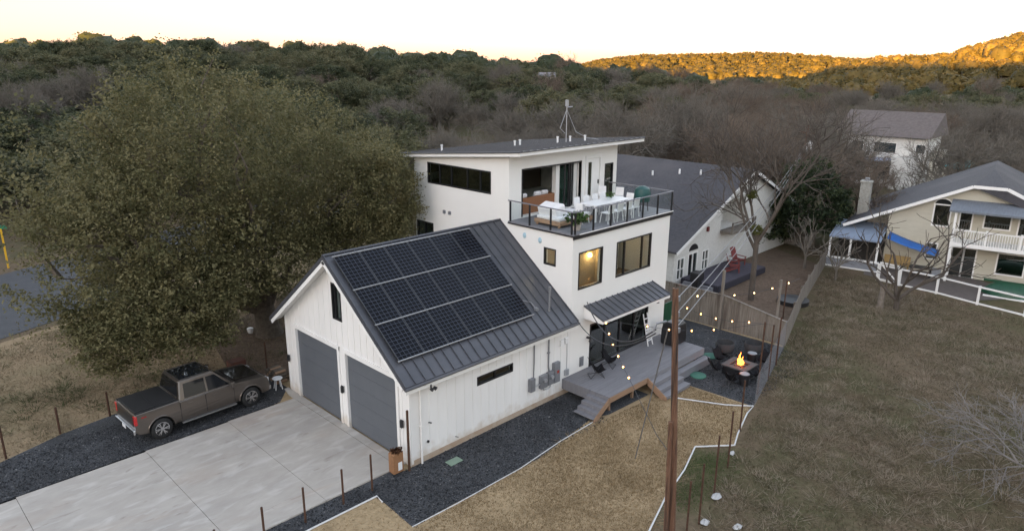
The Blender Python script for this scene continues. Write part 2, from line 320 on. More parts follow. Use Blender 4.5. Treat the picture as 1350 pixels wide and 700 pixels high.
# property line direction
sheet('dry_lawn',[(-40,-9.5),(-2,-9.6),(2.0,-8.2),(4.74,-7.24),(8.17,-6.27),(8.69,-6.72),(9.3,-7.24),(12.9,-6.1),(20.5,-4.1),(20.2,2),(16,9),(-1,9.5),(-30,9.5)],.006,M['lawn'])
sheet('tan_field',[(-60,-6),(-40,1.9),(-1,9.5),(12,12),(20,18),(24,29),(12,30),(-3,24.9),(-12,22.1),(-60,7.3)],.006,M['tan'])
sheet('leaf_litter_ground',[(-1.5,10.2),(8.2,9),(16,11),(22,17),(8,22),(0,17)],.010,M['leaflitter'])
sheet('neighbour_yard_ground',[(20.3,-4.0),(26.3,-2.3),(36,.2),(38.5,4.9),(22,4.9),(20.3,1.5)],.006,M['leaflitter'])
sheet('gravel_parking',[(-40,7.0),(-.9,7.74),(-.02,8.75),(-.02,10.6),(-3,11.0),(-6,11.42),(-8,11.1),(-11,10.0),(-40,2.0)],.012,M['gravel'])
sheet('gravel_strip',[(-40,.3),(-40,-.55),(-1.86,-.55),(-2,-2.62),(3.5,-2.75),(7.2,-2.2),(7.95,-2.5),(10.6,-2.6),(10.6,-.02),(-.35,-.02),(-.35,.3)],.012,M['gravel'])
sheet('gravel_patio',[(10.7,-2.6),(12.6,-3.3),(12.75,-6.25),(19.75,-4.4),(19.75,1.6),(15.55,1.6),(15.55,-2.0)],.012,M['gravel'])
sheet('road',[(-60,7),(-16,20.2),(-7.6,24),(-4.6,25.3),(6,31.5),(20,39),(60,58),(57,66),(16,47.5),(3,41),(-5.2,37.4),(-20,32.5),(-60,19)],.02,M['asphalt'])
sb=MB(); ys=(.31,7.6); joints=[-27,-20.5,-14.2,-10.17,-6.22,-3.17,-.35]
for a,b in zip(joints,joints[1:]): sb.box(a+.007,b-.007,ys[0],7.0+ (b+27)/27*.6,-.1,.05)
sb.ext([(-.35+.012,.31,-.1),(-.005,.31,-.1),(-.005,8.7,-.1),(-.2,8.7,-.1),(-.35+.012,8.0,-.1)],(0,0,.15))
struct('concrete_driveway',sb,M['slab'])
b=MB().box(-27,-.05,.32,7.4,-.1,.035); struct('driveway_joint_fill',b,M['dark_room'])
# ------------------------------------------------------------ main house
HX,YU,RX=8.40,3.68,15.5; WG=8.46
house=thing('house',(8.4,5,0),'white modern three level house with attached garage, solar panels and dark metal roofs','house')
sl_=.7606
def rz_(y): return 3.311+(min(y,8.895-y)+.433)*sl_   # top of garage roof plane
g=MB(); 
def gpoly(x,y0,y1,z0,dz): 
    ym=4.231
    return [(x,y0,z0),(x,y1,z0),(x,y1,rz_(y1)-dz),(x,ym,rz_(ym)-dz),(x,y0,rz_(y0)-dz)]
g.ext(gpoly(0,0,WG,.0,.16),(HX-.003,0,0))
gw=obj('garage_wall',g,M['white'],house)
DO=[(4.42,7.58),(.72,3.86)]
off=wloc(house)
def cutw(o,lst):
    """lst of boxes in world coords"""
    c=MB()
    for q in lst: c.box(*q)
    c.v=[(x-off.x,y-off.y,z-off.z) for x,y,z in c.v]
    cc=MB(); cc.v=c.v; cc.f=c.f; cc.m=c.m
    c=obj('cutter',cc,[]); c.location=off; m=o.modifiers.new('x','BOOLEAN'); m.object=c; m.operation='DIFFERENCE'; m.solver='EXACT'; m.use_self=True
    bpy.context.view_layer.update(); dg=bpy.context.evaluated_depsgraph_get(); me=bpy.data.meshes.new_from_object(o.evaluated_get(dg))
    o.modifiers.clear(); o.data=me; bpy.data.objects.remove(c)
cutw(gw,[(.2,8.2,.2,WG-.2,.05,3.2)]+[(-.5,.5,a,b_,-.5,3.1) for a,b_ in DO]+[(3.1,4.98,-.5,.5,2.04,2.40),(-.5,.5,3.96,4.60,4.3,5.72)])
b=MB()
yy=.0
wins_front=[(3.9,4.66,4.22,5.8)]
for i in range(0,22):
    y=.02+i*.4
    if y>WG: break
    z0=.12
    for a,b_ in DO:
        if a-.15<y<b_+.15: z0=3.27
    top=rz_(y)-.17
    segs=[(z0,top)]
    if 3.85<y<4.7: segs=[(z0,4.22),(5.82,top)]
    for s0,s1 in segs: b.box(-.016,-.001,y-.02,y+.02,s0,s1)
for i in range(0,21):
    x=.02+i*.41
    if x>8.3: break
    segs=[(.3,rz_(0)-.17)]
    if 3.0<x<5.08: segs=[(.3,1.95),(2.49,rz_(0)-.17)]
    for s0,s1 in segs: b.box(x-.02,x+.02,-.016,-.001,s0,s1)
# corner boards and door surrounds
b.box(-.03,.08,-.03,-.001,.1,rz_(0)-.17); b.box(-.03,-.001,-.001,.09,.1,rz_(0)-.17); b.box(-.03,-.001,WG-.1,WG,.1,rz_(WG)-.17)
for a,b_ in DO:
    b.box(-.045,-.001,a-.14,a,.05,3.24); b.box(-.045,-.001,b_,b_+.14,.05,3.24); b.box(-.05,-.001,a-.14,b_+.14,3.1,3.26)
obj('wall_batten',b,M['white'],house)
obj('foundation',MB().box(-.012,8.38,-.012,-.002,0,.22).box(8.39,15.4,-.010,-.002,0,.4),M['concrete_base'],house)
for a,b_ in DO:
    d=MB(); 
    for k in range(5): d.box(.06,.10,a+.004,b_-.004,.05+k*.61,.05+(k+1)*.61-.008)
    obj('garage_door',d,M['garage_door'],house)
def window(name,P,ax,w,z0,z1,mull=(),fr=.06,dep=.1,hbar=(),out=(0,-1,0),glass='glass',fm='black',proud=.015,parent=None,sill=False):
    """P corner (x,y) of opening, ax unit dir of width, out outward normal"""
    ax=Vector(ax); ou=Vector(out); p=Vector((P[0],P[1],0)); f=MB(); pa=parent or house
    def seg(a0,a1,c0,c1,d0,d1,mb):
        c=p+ax*(a0+a1)/2+ou*(d0+d1)/2+Vector((0,0,(c0+c1)/2)); mb.obox(c,ax*(a1-a0)/2,ou*(d1-d0)/2,(0,0,(c1-c0)/2))
    d0,d1=-dep,proud
    seg(0,fr,z0,z1,d0,d1,f); seg(w-fr,w,z0,z1,d0,d1,f); seg(fr,w-fr,z0,z0+fr,d0,d1,f); seg(fr,w-fr,z1-fr,z1,d0,d1,f)
    for m_ in mull: seg(m_-fr*.4,m_+fr*.4,z0+fr,z1-fr,d0,d1-.01,f)
    for h_ in hbar: seg(fr,w-fr,h_-fr*.3,h_+fr*.3,d0,d1-.01,f)
    o=obj(name,f,M[fm],pa); g_=MB(); seg(fr,w-fr,z0+fr,z1-fr,-.05,-.044,g_); pn=obj('pane',g_,M[glass],o)
    return o
window('window',(3.1,0),(1,0,0),1.88,2.04,2.40,mull=(.94,))
# gable window: tall narrow pair
window('window',(0,3.96),(0,1,0),.64,4.3,5.72,mull=(.42,),out=(-1,0,0))
# garage roof
r=MB(); TH=.13
x0,x1=-.48,HX-.003
for sgn in (1,-1):
    f=(lambda y:y) if sgn==1 else (lambda y:8.462-y)
    r.add([(x0,f(-.433),3.311),(x1,f(-.433),3.311),(x1,4.231,6.858),(x0,4.231,6.858),(x0,f(-.433),3.311-TH),(x1,f(-.433),3.311-TH),(x1,4.231,6.858-TH),(x0,4.231,6.858-TH)],
          [(0,1,2,3),(4,7,6,5),(0,4,5,1),(3,7,4,0)[::-1],(1,5,6,2)] if sgn==1 else [(3,2,1,0),(5,6,7,4),(1,5,4,0),(0,4,7,3)[::-1],(2,6,5,1)])
nx=Vector((0,-sl_,1)).normalized()
def rp(x,y,h=0): # point above near roof slope
    return Vector((x,y,3.311+(y+.433)*sl_))+nx*h
def rp2(x,y,h=0):
    q=rp(x,y,h); return Vector((q.x,8.462-q.y,q.z))
k=0
x=x0+.04
while x<x1:
    for F_ in (rp,rp2):
        a,c=F_(x,-.42,.02),F_(x,4.2,.02); r.bar(a,c,.03,.05,up=(0,0,1))
    x+=.42
r.tube([(x0,4.231,6.875),(x1,4.231,6.875)],.06,6)
obj('garage_roof',r,M['metal_roof'],house)
t=MB() # white soffit / fascia boards under the rake
for F_ in (rp,rp2):
    t.bar(F_(x0+.03,-.40,-.20),F_(x0+.03,4.2,-.20),.05,.14)
    t.obox((F_(-.22,-.4,-.15)+F_(-.22,4.2,-.15))/2,(.21,0,0),(F_(0,4.2)-F_(0,-.4))/2,Vector((0,0,.012)))
t.box(x0+.05,x1,-.41,-.37,3.02,3.17)
obj('fascia',t,M['trim'],house)
gt=MB().tube([(x0,-.47,3.24),(x1,-.47,3.24)],.055,8); obj('gutter',gt,M['metal_roof'],house,smooth=True)
obj('downspout',MB().tube([(.38,-.47,3.2),(.40,-.3,3.08),(.40,-.08,2.98),(.40,-.08,.0)],.04,8).box(.34,.46,-.12,-.0,1.45,1.48),M['trim'],house,smooth=True)
obj('flood_light',MB().tube([(.62,-.42,3.08),(.62,-.42,2.98)],.03,8).tube([(.56,-.46,2.97),(.60,-.56,2.93)],[.05,.07],10).tube([(.70,-.46,2.97),(.74,-.56,2.93)],[.05,.07],10),M['black'],house,smooth=True)
# solar array
SP=bpy.data.materials.new('solar_cells'); SP.use_nodes=True
N=SP.node_tree.nodes; L=SP.node_tree.links; p=N['Principled BSDF']; p.inputs['Roughness'].default_value=.2; p.inputs['Specular IOR Level'].default_value=.14
tc=N.new('ShaderNodeTexCoord'); bk=N.new('ShaderNodeTexBrick'); bk.offset=0; bk.squash=1
bk.inputs['Color1'].default_value=(.003,.0035,.006,1); bk.inputs['Color2'].default_value=(.004,.005,.008,1); bk.inputs['Mortar'].default_value=(.045,.052,.07,1)
bk.inputs['Scale'].default_value=1; bk.inputs['Mortar Size'].default_value=.009; bk.inputs['Brick Width'].default_value=.1695; bk.inputs['Row Height'].default_value=.1555
L.new(tc.outputs['Object'],bk.inputs['Vector']); L.new(bk.outputs[0],p.inputs['Base Color'])
M['frame_alu']=mat('panel_frame',(.09,.092,.095),rough=.4,metal=.6); M['rail_alu']=mat('aluminium_rail',(.42,.43,.45),rough=.4,metal=.5)
ua=Vector((0,1,sl_)).normalized()
PW,PHh=1.062,1.585
for row in range(3):
    for c in range(6):
        m_=MB(); W2,H2=PW/2,PHh/2
        m_.box(-W2+.012,W2-.012,-H2+.012,H2-.012,-.03,.0,0)
        for a in ((-W2,-W2+.014,-H2,H2),(W2-.014,W2,-H2,H2),(-W2+.014,W2-.014,-H2,-H2+.014),(-W2+.014,W2-.014,H2-.014,H2)): m_.box(*a,-.04,.004,1)
        o=obj('solar_panel',m_,[SP,M['frame_alu']],house,local=True)
        ce=rp(-.19+.54+c*1.09,0,.13)+ua*0; yc=.30+(row+.5)*(4.07-.30)/3; ce=rp(-.2+.55+c*1.09,yc,.13)
        o.location=ce-off; o.rotation_euler=(math.atan(sl_),0,0)
sr=MB()
for k in range(4):
    y=.30+k*(4.07-.30)/3; sr.bar(rp(-.22,y,.13),rp(6.38,y,.13),.05,.03)
for k in range(3):
    for q in (.3,.7): y=.3+(k+q)*1.2567; sr.bar(rp(-.1,y,.06),rp(6.3,y,.06),.03,.05)
obj('panel_rail',sr,M['rail_alu'],house)
obj('conduit',MB().tube([rp(6.35,.9,.1),rp(6.7,.75,.08),rp(6.72,.5,.08)],.018,6).box(6.66,6.8,.35,.5,rp(0,.42).z+.03,rp(0,.42).z+.15),M['steel'],house)
obj('vent_pipe',MB().tube([rp(7.34,.27,0),rp(7.34,.27,0)+Vector((0,0,.95))],.04,8).tube([rp(7.34,.27,0)+Vector((0,0,.95)),rp(7.34,.27,0)+Vector((0,0,1.05))],.06,8),M['steel'],house)
# electric gear on the side wall
for (xa,xb,za,zb,n_) in ((5.85,6.12,.86,1.42,'disconnect_box'),(6.47,6.86,.80,1.36,'meter_box'),(6.9,7.24,.82,1.38,'meter_box'),(7.27,7.63,.80,1.68,'breaker_box')):
    o=obj(n_,MB().box(xa,xb,-.16,-.005,za,zb).box(xa+.03,xb-.03,-.175,-.161,za+.04,zb-.04),M['steel'],house,bevel=.012)
    if n_=='meter_box': obj('meter_dial',MB().lathe([(.085,0),(.085,.06),(.07,.08),(.0,.08)],((xa+xb)/2,-.255,(za+zb)/2+.08),14,axis='y'),M['glass_clear'] if 0 else M['rail_alu'],o)
    if n_=='breaker_box': obj('warning_sticker',MB().box(xa+.14,xa+.26,-.181,-.177,1.22,1.34),mat('red_sticker',(.35,.03,.02)),o)
obj('conduit',MB().tube([(6.1,-.06,1.4),(6.14,-.05,2.0),(6.14,-.05,3.1)],.025,8),M['steel'],house)
obj('conduit',MB().tube([(7.05,-.06,1.36),(7.0,-.05,1.6),(7.0,-.05,3.15)],.032,8).box(6.94,7.06,-.08,-.003,2.2,2.25),M['steel'],house)
obj('conduit',MB().tube([(6.12,-.08,1.0),(6.48,-.08,1.0)],.025,8).tube([(6.66,-.08,.82),(6.7,-.08,.68),(7.0,-.08,.64),(7.1,-.08,.7),(7.1,-.08,.84)],.022,8),M['rail_alu'],house,smooth=True)
obj('junction_box',MB().box(7.70,7.92,-.1,-.003,2.30,2.56).box(8.0,8.2,-.1,-.003,2.32,2.58),M['whiteplastic'],house,bevel=.02)
obj('cable_box',MB().box(8.05,8.27,-.09,-.003,.85,1.12).tube([(8.16,-.03,2.32),(8.2,-.02,1.8),(8.17,-.03,1.1)],.012,6),M['rail_alu'],house)
obj('wall_grille',MB().box(9.05,9.3,-.04,-.003,.95,1.38).box(9.08,9.27,-.048,-.041,.98,1.35),M['steel'],house)
obj('wall_cap',MB().lathe([(.05,0),(.05,.04)],(.73,-.045,.72),10,axis='y'),M['black'],house); obj('hose_bib',MB().tube([(.77,-.02,1.45),(.86,-.09,1.42)],.025,6),M['black'],house); obj('drain_spout',MB().tube([(1.98,-.03,.42),(2.1,-.06,.36)],.015,6),M['black'],house); obj('wall_cap',MB().lathe([(.035,0),(.035,.03)],(7.98,-.035,.5),10,axis='y'),M['black'],house)
for y in (8.3,4.14,.38): 
    o=obj('wall_lamp',MB().box(-.13,-.046,y-.055,y+.055,1.42,1.68).box(-.09,-.046,y-.08,y+.08,1.66,1.70),M['black'],house,bevel=.01)
# main lower volume
b=MB().box(HX,RX,0,10.35,0,6.80); mw=obj('wall',b,M['stucco'],house)
cutw(mw,[(HX+.25,RX-.25,.25,10.1,.6,3.3),(HX+.25,RX-.25,.25,10.1,3.6,6.55)])
cutw(mw,[(8.79,10.40,-.5,.5,4.465,6.08),(11.375,14.045,-.5,.5,4.46,6.08),(9.70,14.12,-.5,.5,.75,2.72),(HX-.5,HX+.5,.9,1.58,5.38,6.12),(HX-.5,HX+.5,8.95,10.25,5.0,5.95)])
window('window',(8.79,0),(1,0,0),1.61,4.465,6.08)
window('window',(11.375,0),(1,0,0),2.67,4.46,6.08,mull=(.62,1.98))
window('window',(HX,.9),(0,1,0),.68,5.38,6.12,out=(-1,0,0))
window('window',(HX,8.95),(0,1,0),1.30,5.0,5.95,out=(-1,0,0),mull=(.65,),glass='glass_dark')
window('sliding_door',(9.70,0),(1,0,0),4.42,.75,2.72,mull=(1.1,2.2,3.3),fr=.07,glass='glass_dark')
# inside second floor
obj('interior_wall',MB().box(HX+.26,12.59,2.1,2.2,3.6,6.54).box(12.6,12.7,1.2,4.6,3.6,6.54).box(12.71,RX-.26,4.5,4.6,3.6,6.54),M['beige'],house)
obj('interior_floor',MB().box(HX+.251,RX-.251,.251,10.09,3.601,3.62).box(HX+.251,RX-.251,.251,10.09,.7,.745),M['floorw'],house)
obj('cabinet',MB().box(12.9,15.0,2.5,3.15,3.63,5.7).box(11.5,12.7,2.3,3.1,3.63,4.6),M['stucco'],house,bevel=.02)
obj('window_bench',MB().box(8.8,10.2,1.3,2.0,3.63,4.75),M['cushion'],house,bevel=.05)
sconce=obj('lamp',MB().ball((12.08,2.0,4.98),.08,.08,.10,12),mat('warm_lamp_glass',(1,.7,.3),emit=(1,.55,.15),es=9),house,smooth=True)
def plight(name,loc,e,c,r=.1,parent=None):
    l=bpy.data.lights.new(name,'POINT'); l.energy=e; l.color=c; l.shadow_soft_size=r; o=bpy.data.objects.new(name,l); COL.objects.link(o); o.location=loc; return o
plight('lamp_light',(12.08,1.8,4.93),2.2,(1,.66,.32)); plight('room_fill',(9.3,1.3,6.3),2.5,(1,.76,.5)); plight('room_fill',(13.3,2.6,6.3),5,(1,.76,.5))  # the two room points are added fill without fixtures, brightening the interior
# upper volume
b=MB(); UX=16.1
def zt(y): return 10.02-.092*(y-2.66)   # roof top surface
b.ext([(HX,YU,6.801),(HX,10.35,6.801),(HX,10.35,zt(10.35)-.2),(HX,YU,zt(YU)-.2)],(UX-HX,0,0)); uw=obj('upper_wall',b,M['stucco'],house)
cutw(uw,[(HX+.2,UX-.2,YU+.2,10.15,6.95,9.0)])
cutw(uw,[(9.25,13.25,YU-.5,YU+.5,6.95,9.02),(13.72,14.72,YU-.5,YU+.5,6.95,9.14),(15.12,15.80,YU-.5,YU+.5,7.12,8.78),(HX-.5,HX+.5,4.81,9.29,7.92,8.94)])
window('window',(HX,4.81),(0,1,0),4.48,7.92,8.94,mull=(.72,1.6,2.72,3.58),out=(-1,0,0),glass='glass_dark')
window('window',(15.12,YU),(1,0,0),.68,7.12,8.78,hbar=(),glass='glass_dark')
d=obj('balcony_door',MB().box(13.73,13.85,YU+.02,YU+.07,6.95,9.12).box(14.12,14.71,YU+.02,YU+.07,6.95,9.12).box(13.85,14.12,YU+.02,YU+.07,6.95,7.3).box(13.85,14.12,YU+.02,YU+.07,8.95,9.12),M['trim'],house)
obj('pane',MB().box(13.85,14.12,YU+.04,YU+.046,7.3,8.95),M['glass_dark'],d); obj('handle',MB().box(14.6,14.64,YU-.03,YU+.02,7.85,8.05),M['black'],d)
obj('door_trim',MB().box(13.60,13.72,YU-.03,YU-.001,6.95,9.26).box(14.72,14.84,YU-.03,YU-.001,6.95,9.26).box(13.6,14.84,YU-.031,YU-.001,9.14,9.28),M['trim'],house)
# folding glass doors stacked at the right of the opening
f=MB().box(9.18,9.25,YU-.02,YU+.12,6.95,9.09).box(13.25,13.30,YU-.02,YU+.12,6.95,9.09).box(9.25,13.25,YU-.02,YU+.12,9.02,9.09)
fd=obj('folding_door',f,M['black'],house)
for i,(xa,ya,xb,yb) in enumerate(((12.2,YU+.1,12.28,YU+.95),(12.42,YU+.95,12.5,YU+.1),(12.62,YU+.1,13.0,YU+.3))):
    A_=Vector((xa,ya,0)); B_=Vector((xb,yb,0)); m_=MB()
    for z in (6.98,8.95): m_.bar(A_+Vector((0,0,z)),B_+Vector((0,0,z)),.05,.07)
    for q in (A_,B_): m_.bar(q+Vector((0,0,6.95)),q+Vector((0,0,9.0)),.06,.06)
    lf=obj('door_leaf',m_,M['black'],fd); m2=MB().bar(A_+Vector((0,0,7.95)),B_+Vector((0,0,7.95)),.01,1.9); obj('pane',m2,M['glass'],lf)
gw_=mat('muted_green_wall',(.10,.17,.12),(.08,.14,.10)); 
obj('curtain',MB().box(12.42,13.0,YU+.62,YU+.64,7.0,8.95),gw_,house); obj('interior_wall',MB().box(8.7,15.8,8.6,8.7,6.96,8.99),mat('brown_wall',(.14,.11,.085)),house)
obj('column',MB().box(11.75,12.0,YU+.25,YU+.5,6.96,8.99).box(13.02,13.24,YU+.22,YU+.4,6.96,8.99),M['stucco'],house)
obj('kitchen_cabinet',MB().box(9.3,12.2,9.4,10.1,6.96,7.9).box(9.0,12.2,9.8,10.1,8.3,8.9).box(9.8,11.5,7.2,7.9,6.96,7.85),M['dark_room'],house,bevel=.02)
obj('pendant_lamp',MB().lathe([(.05,.35),(.12,.0)],(10.9,6.6,7.95),10).lathe([(.05,.35),(.12,.0)],(11.7,6.9,7.95),10).tube([(10.9,6.6,8.3),(10.9,6.6,8.98)],.008,4).tube([(11.7,6.9,8.3),(11.7,6.9,8.98)],.008,4),M['trim'],house)
# upper roof
rx0,rx1,ry0,ry1=7.95,17.0,2.62,10.75
b=MB(); P=[(rx0,ry0),(rx1-.1,ry0),(rx1,ry0+.1),(rx1,ry1),(rx0,ry1)]
n_=len(P); b.add([(x,y,zt(y)) for x,y in P]+[(x,y,zt(y)-.05) for x,y in P],[tuple(range(n_)),tuple(range(n_,2*n_))[::-1]]+[(i,n_+i,n_+(i+1)%n_,(i+1)%n_) for i in range(n_)])
x=rx0+.2
while x<rx1: b.bar((x,ry0+.02,zt(ry0)+.015),(x,ry1-.02,zt(ry1)+.015),.03,.04); x+=.42
obj('upper_roof',b,M['metal_roof'],house)
q=.06; P2=[(rx0+q,ry0+q),(rx1-q,ry0+q),(rx1-q,ry1-q),(rx0+q,ry1-q)]
b=MB().add([(x,y,zt(y)-.052) for x,y in P2]+[(x,y,zt(y)-.2) for x,y in P2],[(0,1,2,3),(7,6,5,4)]+[(i,4+i,4+(i+1)%4,(i+1)%4) for i in range(4)])
obj('roof_fascia',b,M['trim'],house)
for (x,y,h) in ((9.0,8.9,.3),(11.6,6.5,.28),(12.06,6.6,.3),(13.6,5.5,.32),(14.2,5.2,.3),(14.75,4.7,.3)):
    obj('vent_pipe',MB().tube([(x,y,zt(y)-.02),(x,y,zt(y)+h)],.045,8).tube([(x,y,zt(y)+h-.06),(x,y,zt(y)+h)],.06,8),M['whiteplastic'],house)
ax_,ay_=13.95,5.25; an=MB().tube([(ax_,ay_,zt(ay_)),(ax_,ay_,zt(ay_)+2.0)],.025,8).tube([(ax_,ay_,zt(ay_)+1.7),(ax_+.3,ay_-.1,zt(ay_)+1.72)],.03,6).box(ax_-.06,ax_+.06,ay_-.06,ay_+.06,zt(ay_)+1.75,zt(ay_)+2.05)
an.tube([(ax_,ay_,zt(ay_)+1.6),(ax_-.35,ay_+.1,zt(ay_)+.7),(ax_-.1,ay_,zt(ay_)+.45)],.012,5).tube([(ax_,ay_,zt(ay_)+1.6),(ax_+.5,ay_-.2,zt(ay_)+.5),(ax_+1.0,ay_-.5,zt(ay_)+.2),(ax_+1.5,ay_-.9,zt(4.3)+.02)],.012,5)
obj('antenna_mast',an,M['rail_alu'],house)
for y in (8.05,7.65): obj('wall_vent',MB().box(HX-.08,HX-.002,y-.07,y+.07,6.58,6.74),M['steel'],house)
vb=mat('pale_blue_cap',(.35,.5,.58))
for y,z in ((2.71,6.42),(1.81,6.36)): obj('wall_vent',MB().ball((HX-.01,y,z),.05,.10,.13,10),vb,house,smooth=True)
# balcony deck and railing
obj('balcony_floor',MB().box(HX-.06,RX+.06,-.06,YU-.002,6.801,6.905),M['composite'],house)
obj('balcony_edge',MB().box(HX-.08,RX+.08,-.08,-.061,6.70,6.86).box(HX-.08,HX-.061,-.061,YU,6.80,6.86).box(RX+.061,RX+.08,-.061,YU,6.70,6.86),M['black'],house)
obj('edge_trim',MB().box(HX+.3,RX+.1,-.1,-.081,6.861,6.90),M['trim'],house)
rl=obj('railing',MB().box(HX-.07,RX+.07,-.07,.0,7.80,7.84).box(HX-.07,HX,.0,YU,7.80,7.84).box(RX,RX+.07,.0,YU-.001,7.80,7.84),M['composite'],house)
pts=[(HX-.035,y) for y in (3.55,2.4,1.2,.06)]+[(HX+.06,-.035)]+[(HX+.06+1.175*k,-.035) for k in range(1,7)]+[(RX+.035,y) for y in (1.85,3.6)]
for x,y in pts: obj('railing_post',MB().box(x-.03,x+.03,y-.03,y+.03,6.90,7.80),M['black'],rl)
obj('railing_glass',MB().box(HX-.04,HX-.03,.1,3.5,7.0,7.75).box(HX+.1,RX-.02,-.04,-.03,7.0,7.75).box(RX+.03,RX+.04,.1,3.5,7.0,7.75),M['glass_clear'],rl)
# canopy over the sliding doors
cz0,cz1,cy=3.68,3.27,-1.05; cx0,cx1=9.22,14.33
b=MB().add([(cx0,0,cz0),(cx1,0,cz0),(cx1,cy,cz1),(cx0,cy,cz1),(cx0,0,cz0-.03),(cx1,0,cz0-.03),(cx1,cy,cz1-.03),(cx0,cy,cz1-.03)],[(3,2,1,0),(4,5,6,7),(0,4,7,3),(1,2,6,5),(3,7,6,2)])
x=cx0+.02
while x<=cx1: b.bar((x,0,cz0+.02),(x,cy,cz1+.02),.03,.04); x+=.39
cn=obj('canopy',b,M['metal_roof'],house)
obj('canopy_trim',MB().ext([(cx0+.02,-.003,cz0-.035),(cx0+.02,cy+.02,cz1-.035),(cx0+.02,cy+.02,cz1-.16),(cx0+.02,-.003,cz1-.16)],(cx1-cx0-.04,0,0)),M['trim'],cn)
obj('wall_lamp',MB().box(9.48,9.58,-.16,-.003,2.15,2.22).lathe([(.11,0),(.03,.14)],(9.53,-.22,2.05),10),M['black'],house)
obj('wall_lamp',MB().lathe([(.11,0),(.03,.12)],(14.5,-.24,2.62),10).box(14.47,14.53,-.22,-.003,2.72,2.77),M['black'],house)
# ------------------------------------------------------------ deck
deck=thing('deck',(11,-1.3,0),'raised grey composite deck with steps below the sliding glass doors','deck')
b=MB(); y=-.012
while y>-2.45: b.box(7.95 if y>-2.45 else 7.95,15.25,y-.138,y,.71,.75); y-=.145
yb=y+.007
obj('deck_floor',b,M['composite'],deck)
obj('deck_fascia',MB().box(7.93,7.949,-1.45,-.005,.30,.745).box(15.251,15.27,yb,-.005,.4,.745).box(10.65,15.25,yb-.022,yb-.002,.42,.72),M['composite'],deck)
obj('deck_joist',MB().box(7.95,10.63,yb-.035,yb-.001,.50,.73).box(7.97,15.2,-1.3,-1.2,.4,.70).box(7.97,15.2,-2.2,-2.1,.4,.70),M['rawwood'],deck)
for x in (8.2,9.8,11.4,13.,14.8): obj('deck_post',MB().box(x,x+.09,-2.3,-2.21,0,.4),M['rawwood'],deck)
st=MB()
for k in range(4): st.box(7.93-.24*(k+1),7.93-.24*k+.02,yb+.01,-1.47,.60-.15*k-.04,.60-.15*k).box(7.93-.24*k-.004,7.93-.24*k+.012,yb+.01,-1.47,.6-.15*k,.71-.15*k)
obj('steps',st,M['composite'],deck)
obj('stringer',MB().ext([(7.93,yb-.0,.72),(6.97,yb-.0,.12),(6.97,yb-.0,0),(7.2,yb,0),(7.93,yb,.45)],(0,-.04,0)),M['rawwood'],deck)
st=MB()
for k in range(3): st.box(10.65,12.5,yb-.03-.32*(k+1),yb-.03-.32*k+.02,.56-.19*k-.04,.56-.19*k).box(10.66,12.5,yb-.03-.32*(k+1)+.03,yb-.03-.32*(k+1)+.045,.56-.19*(k+1),.56-.19*k-.04)
obj('steps',st,M['composite'],deck)
obj('lower_step',MB().box(12.51,15.25,yb-.36,yb-.025,.34,.38).box(12.51,15.24,yb-.345,yb-.33,.0,.34).box(12.51,12.53,yb-.33,yb-.03,0,.34),M['composite'],deck)
obj('stringer',MB().ext([(10.60,yb-.03,.72),(10.60,yb-1.0,.14),(10.60,yb-1.0,0),(10.60,yb-.7,0),(10.60,yb-.03,.4)],(.04,0,0)),M['rawwood'],deck)
exec_later=[]
# ------------------------------------------------------------ foliage generators
rng=np.random.default_rng(7)
def npmesh(name,V,F4,tint=None,mat_=None):
    me=bpy.data.meshes.new(name); nv=len(V); nf=len(F4); k=F4.shape[1]
    me.vertices.add(nv); me.vertices.foreach_set('co',V.astype(np.float32).ravel())
    me.loops.add(nf*k); me.loops.foreach_set('vertex_index',F4.astype(np.int32).ravel())
    me.polygons.add(nf); me.polygons.foreach_set('loop_start',np.arange(0,nf*k,k,dtype=np.int32)); me.polygons.foreach_set('loop_total',np.full(nf,k,dtype=np.int32))
    me.update(calc_edges=True)
    if tint is not None:
        a=me.attributes.new('tint','FLOAT','FACE'); a.data.foreach_set('value',tint.astype(np.float32))
    if mat_: me.materials.append(mat_)
    return me
def unit(n): 
    v=rng.normal(size=(n,3)); return v/np.linalg.norm(v,axis=1,keepdims=True)
def leafquads(C,size,tint,up=.35,asp=.55):
    n=len(C); nrm=unit(n); nrm[:,2]=np.abs(nrm[:,2])+up; nrm/=np.linalg.norm(nrm,axis=1,keepdims=True)
    a=np.cross(nrm,unit(n)); a/=np.linalg.norm(a,axis=1,keepdims=True)+1e-9; b=np.cross(nrm,a)
    s=(size*rng.uniform(.6,1.35,n))[:,None]
    V=np.stack([C-a*s*.5,C+b*s*asp*.5,C+a*s*.5,C-b*s*asp*.5],1).reshape(-1,3)
    return V,np.arange(4*n).reshape(n,4),tint
def lobe_noise(k,amp):
    ds=unit(k); am=rng.uniform(-1,1,k)*amp; sh=rng.uniform(4,14,k)
    def f(D): 
        r=np.ones(len(D))
        for d,a,s in zip(ds,am,sh): r+=a*np.exp(s*(D@d-1))
        return r
    return f
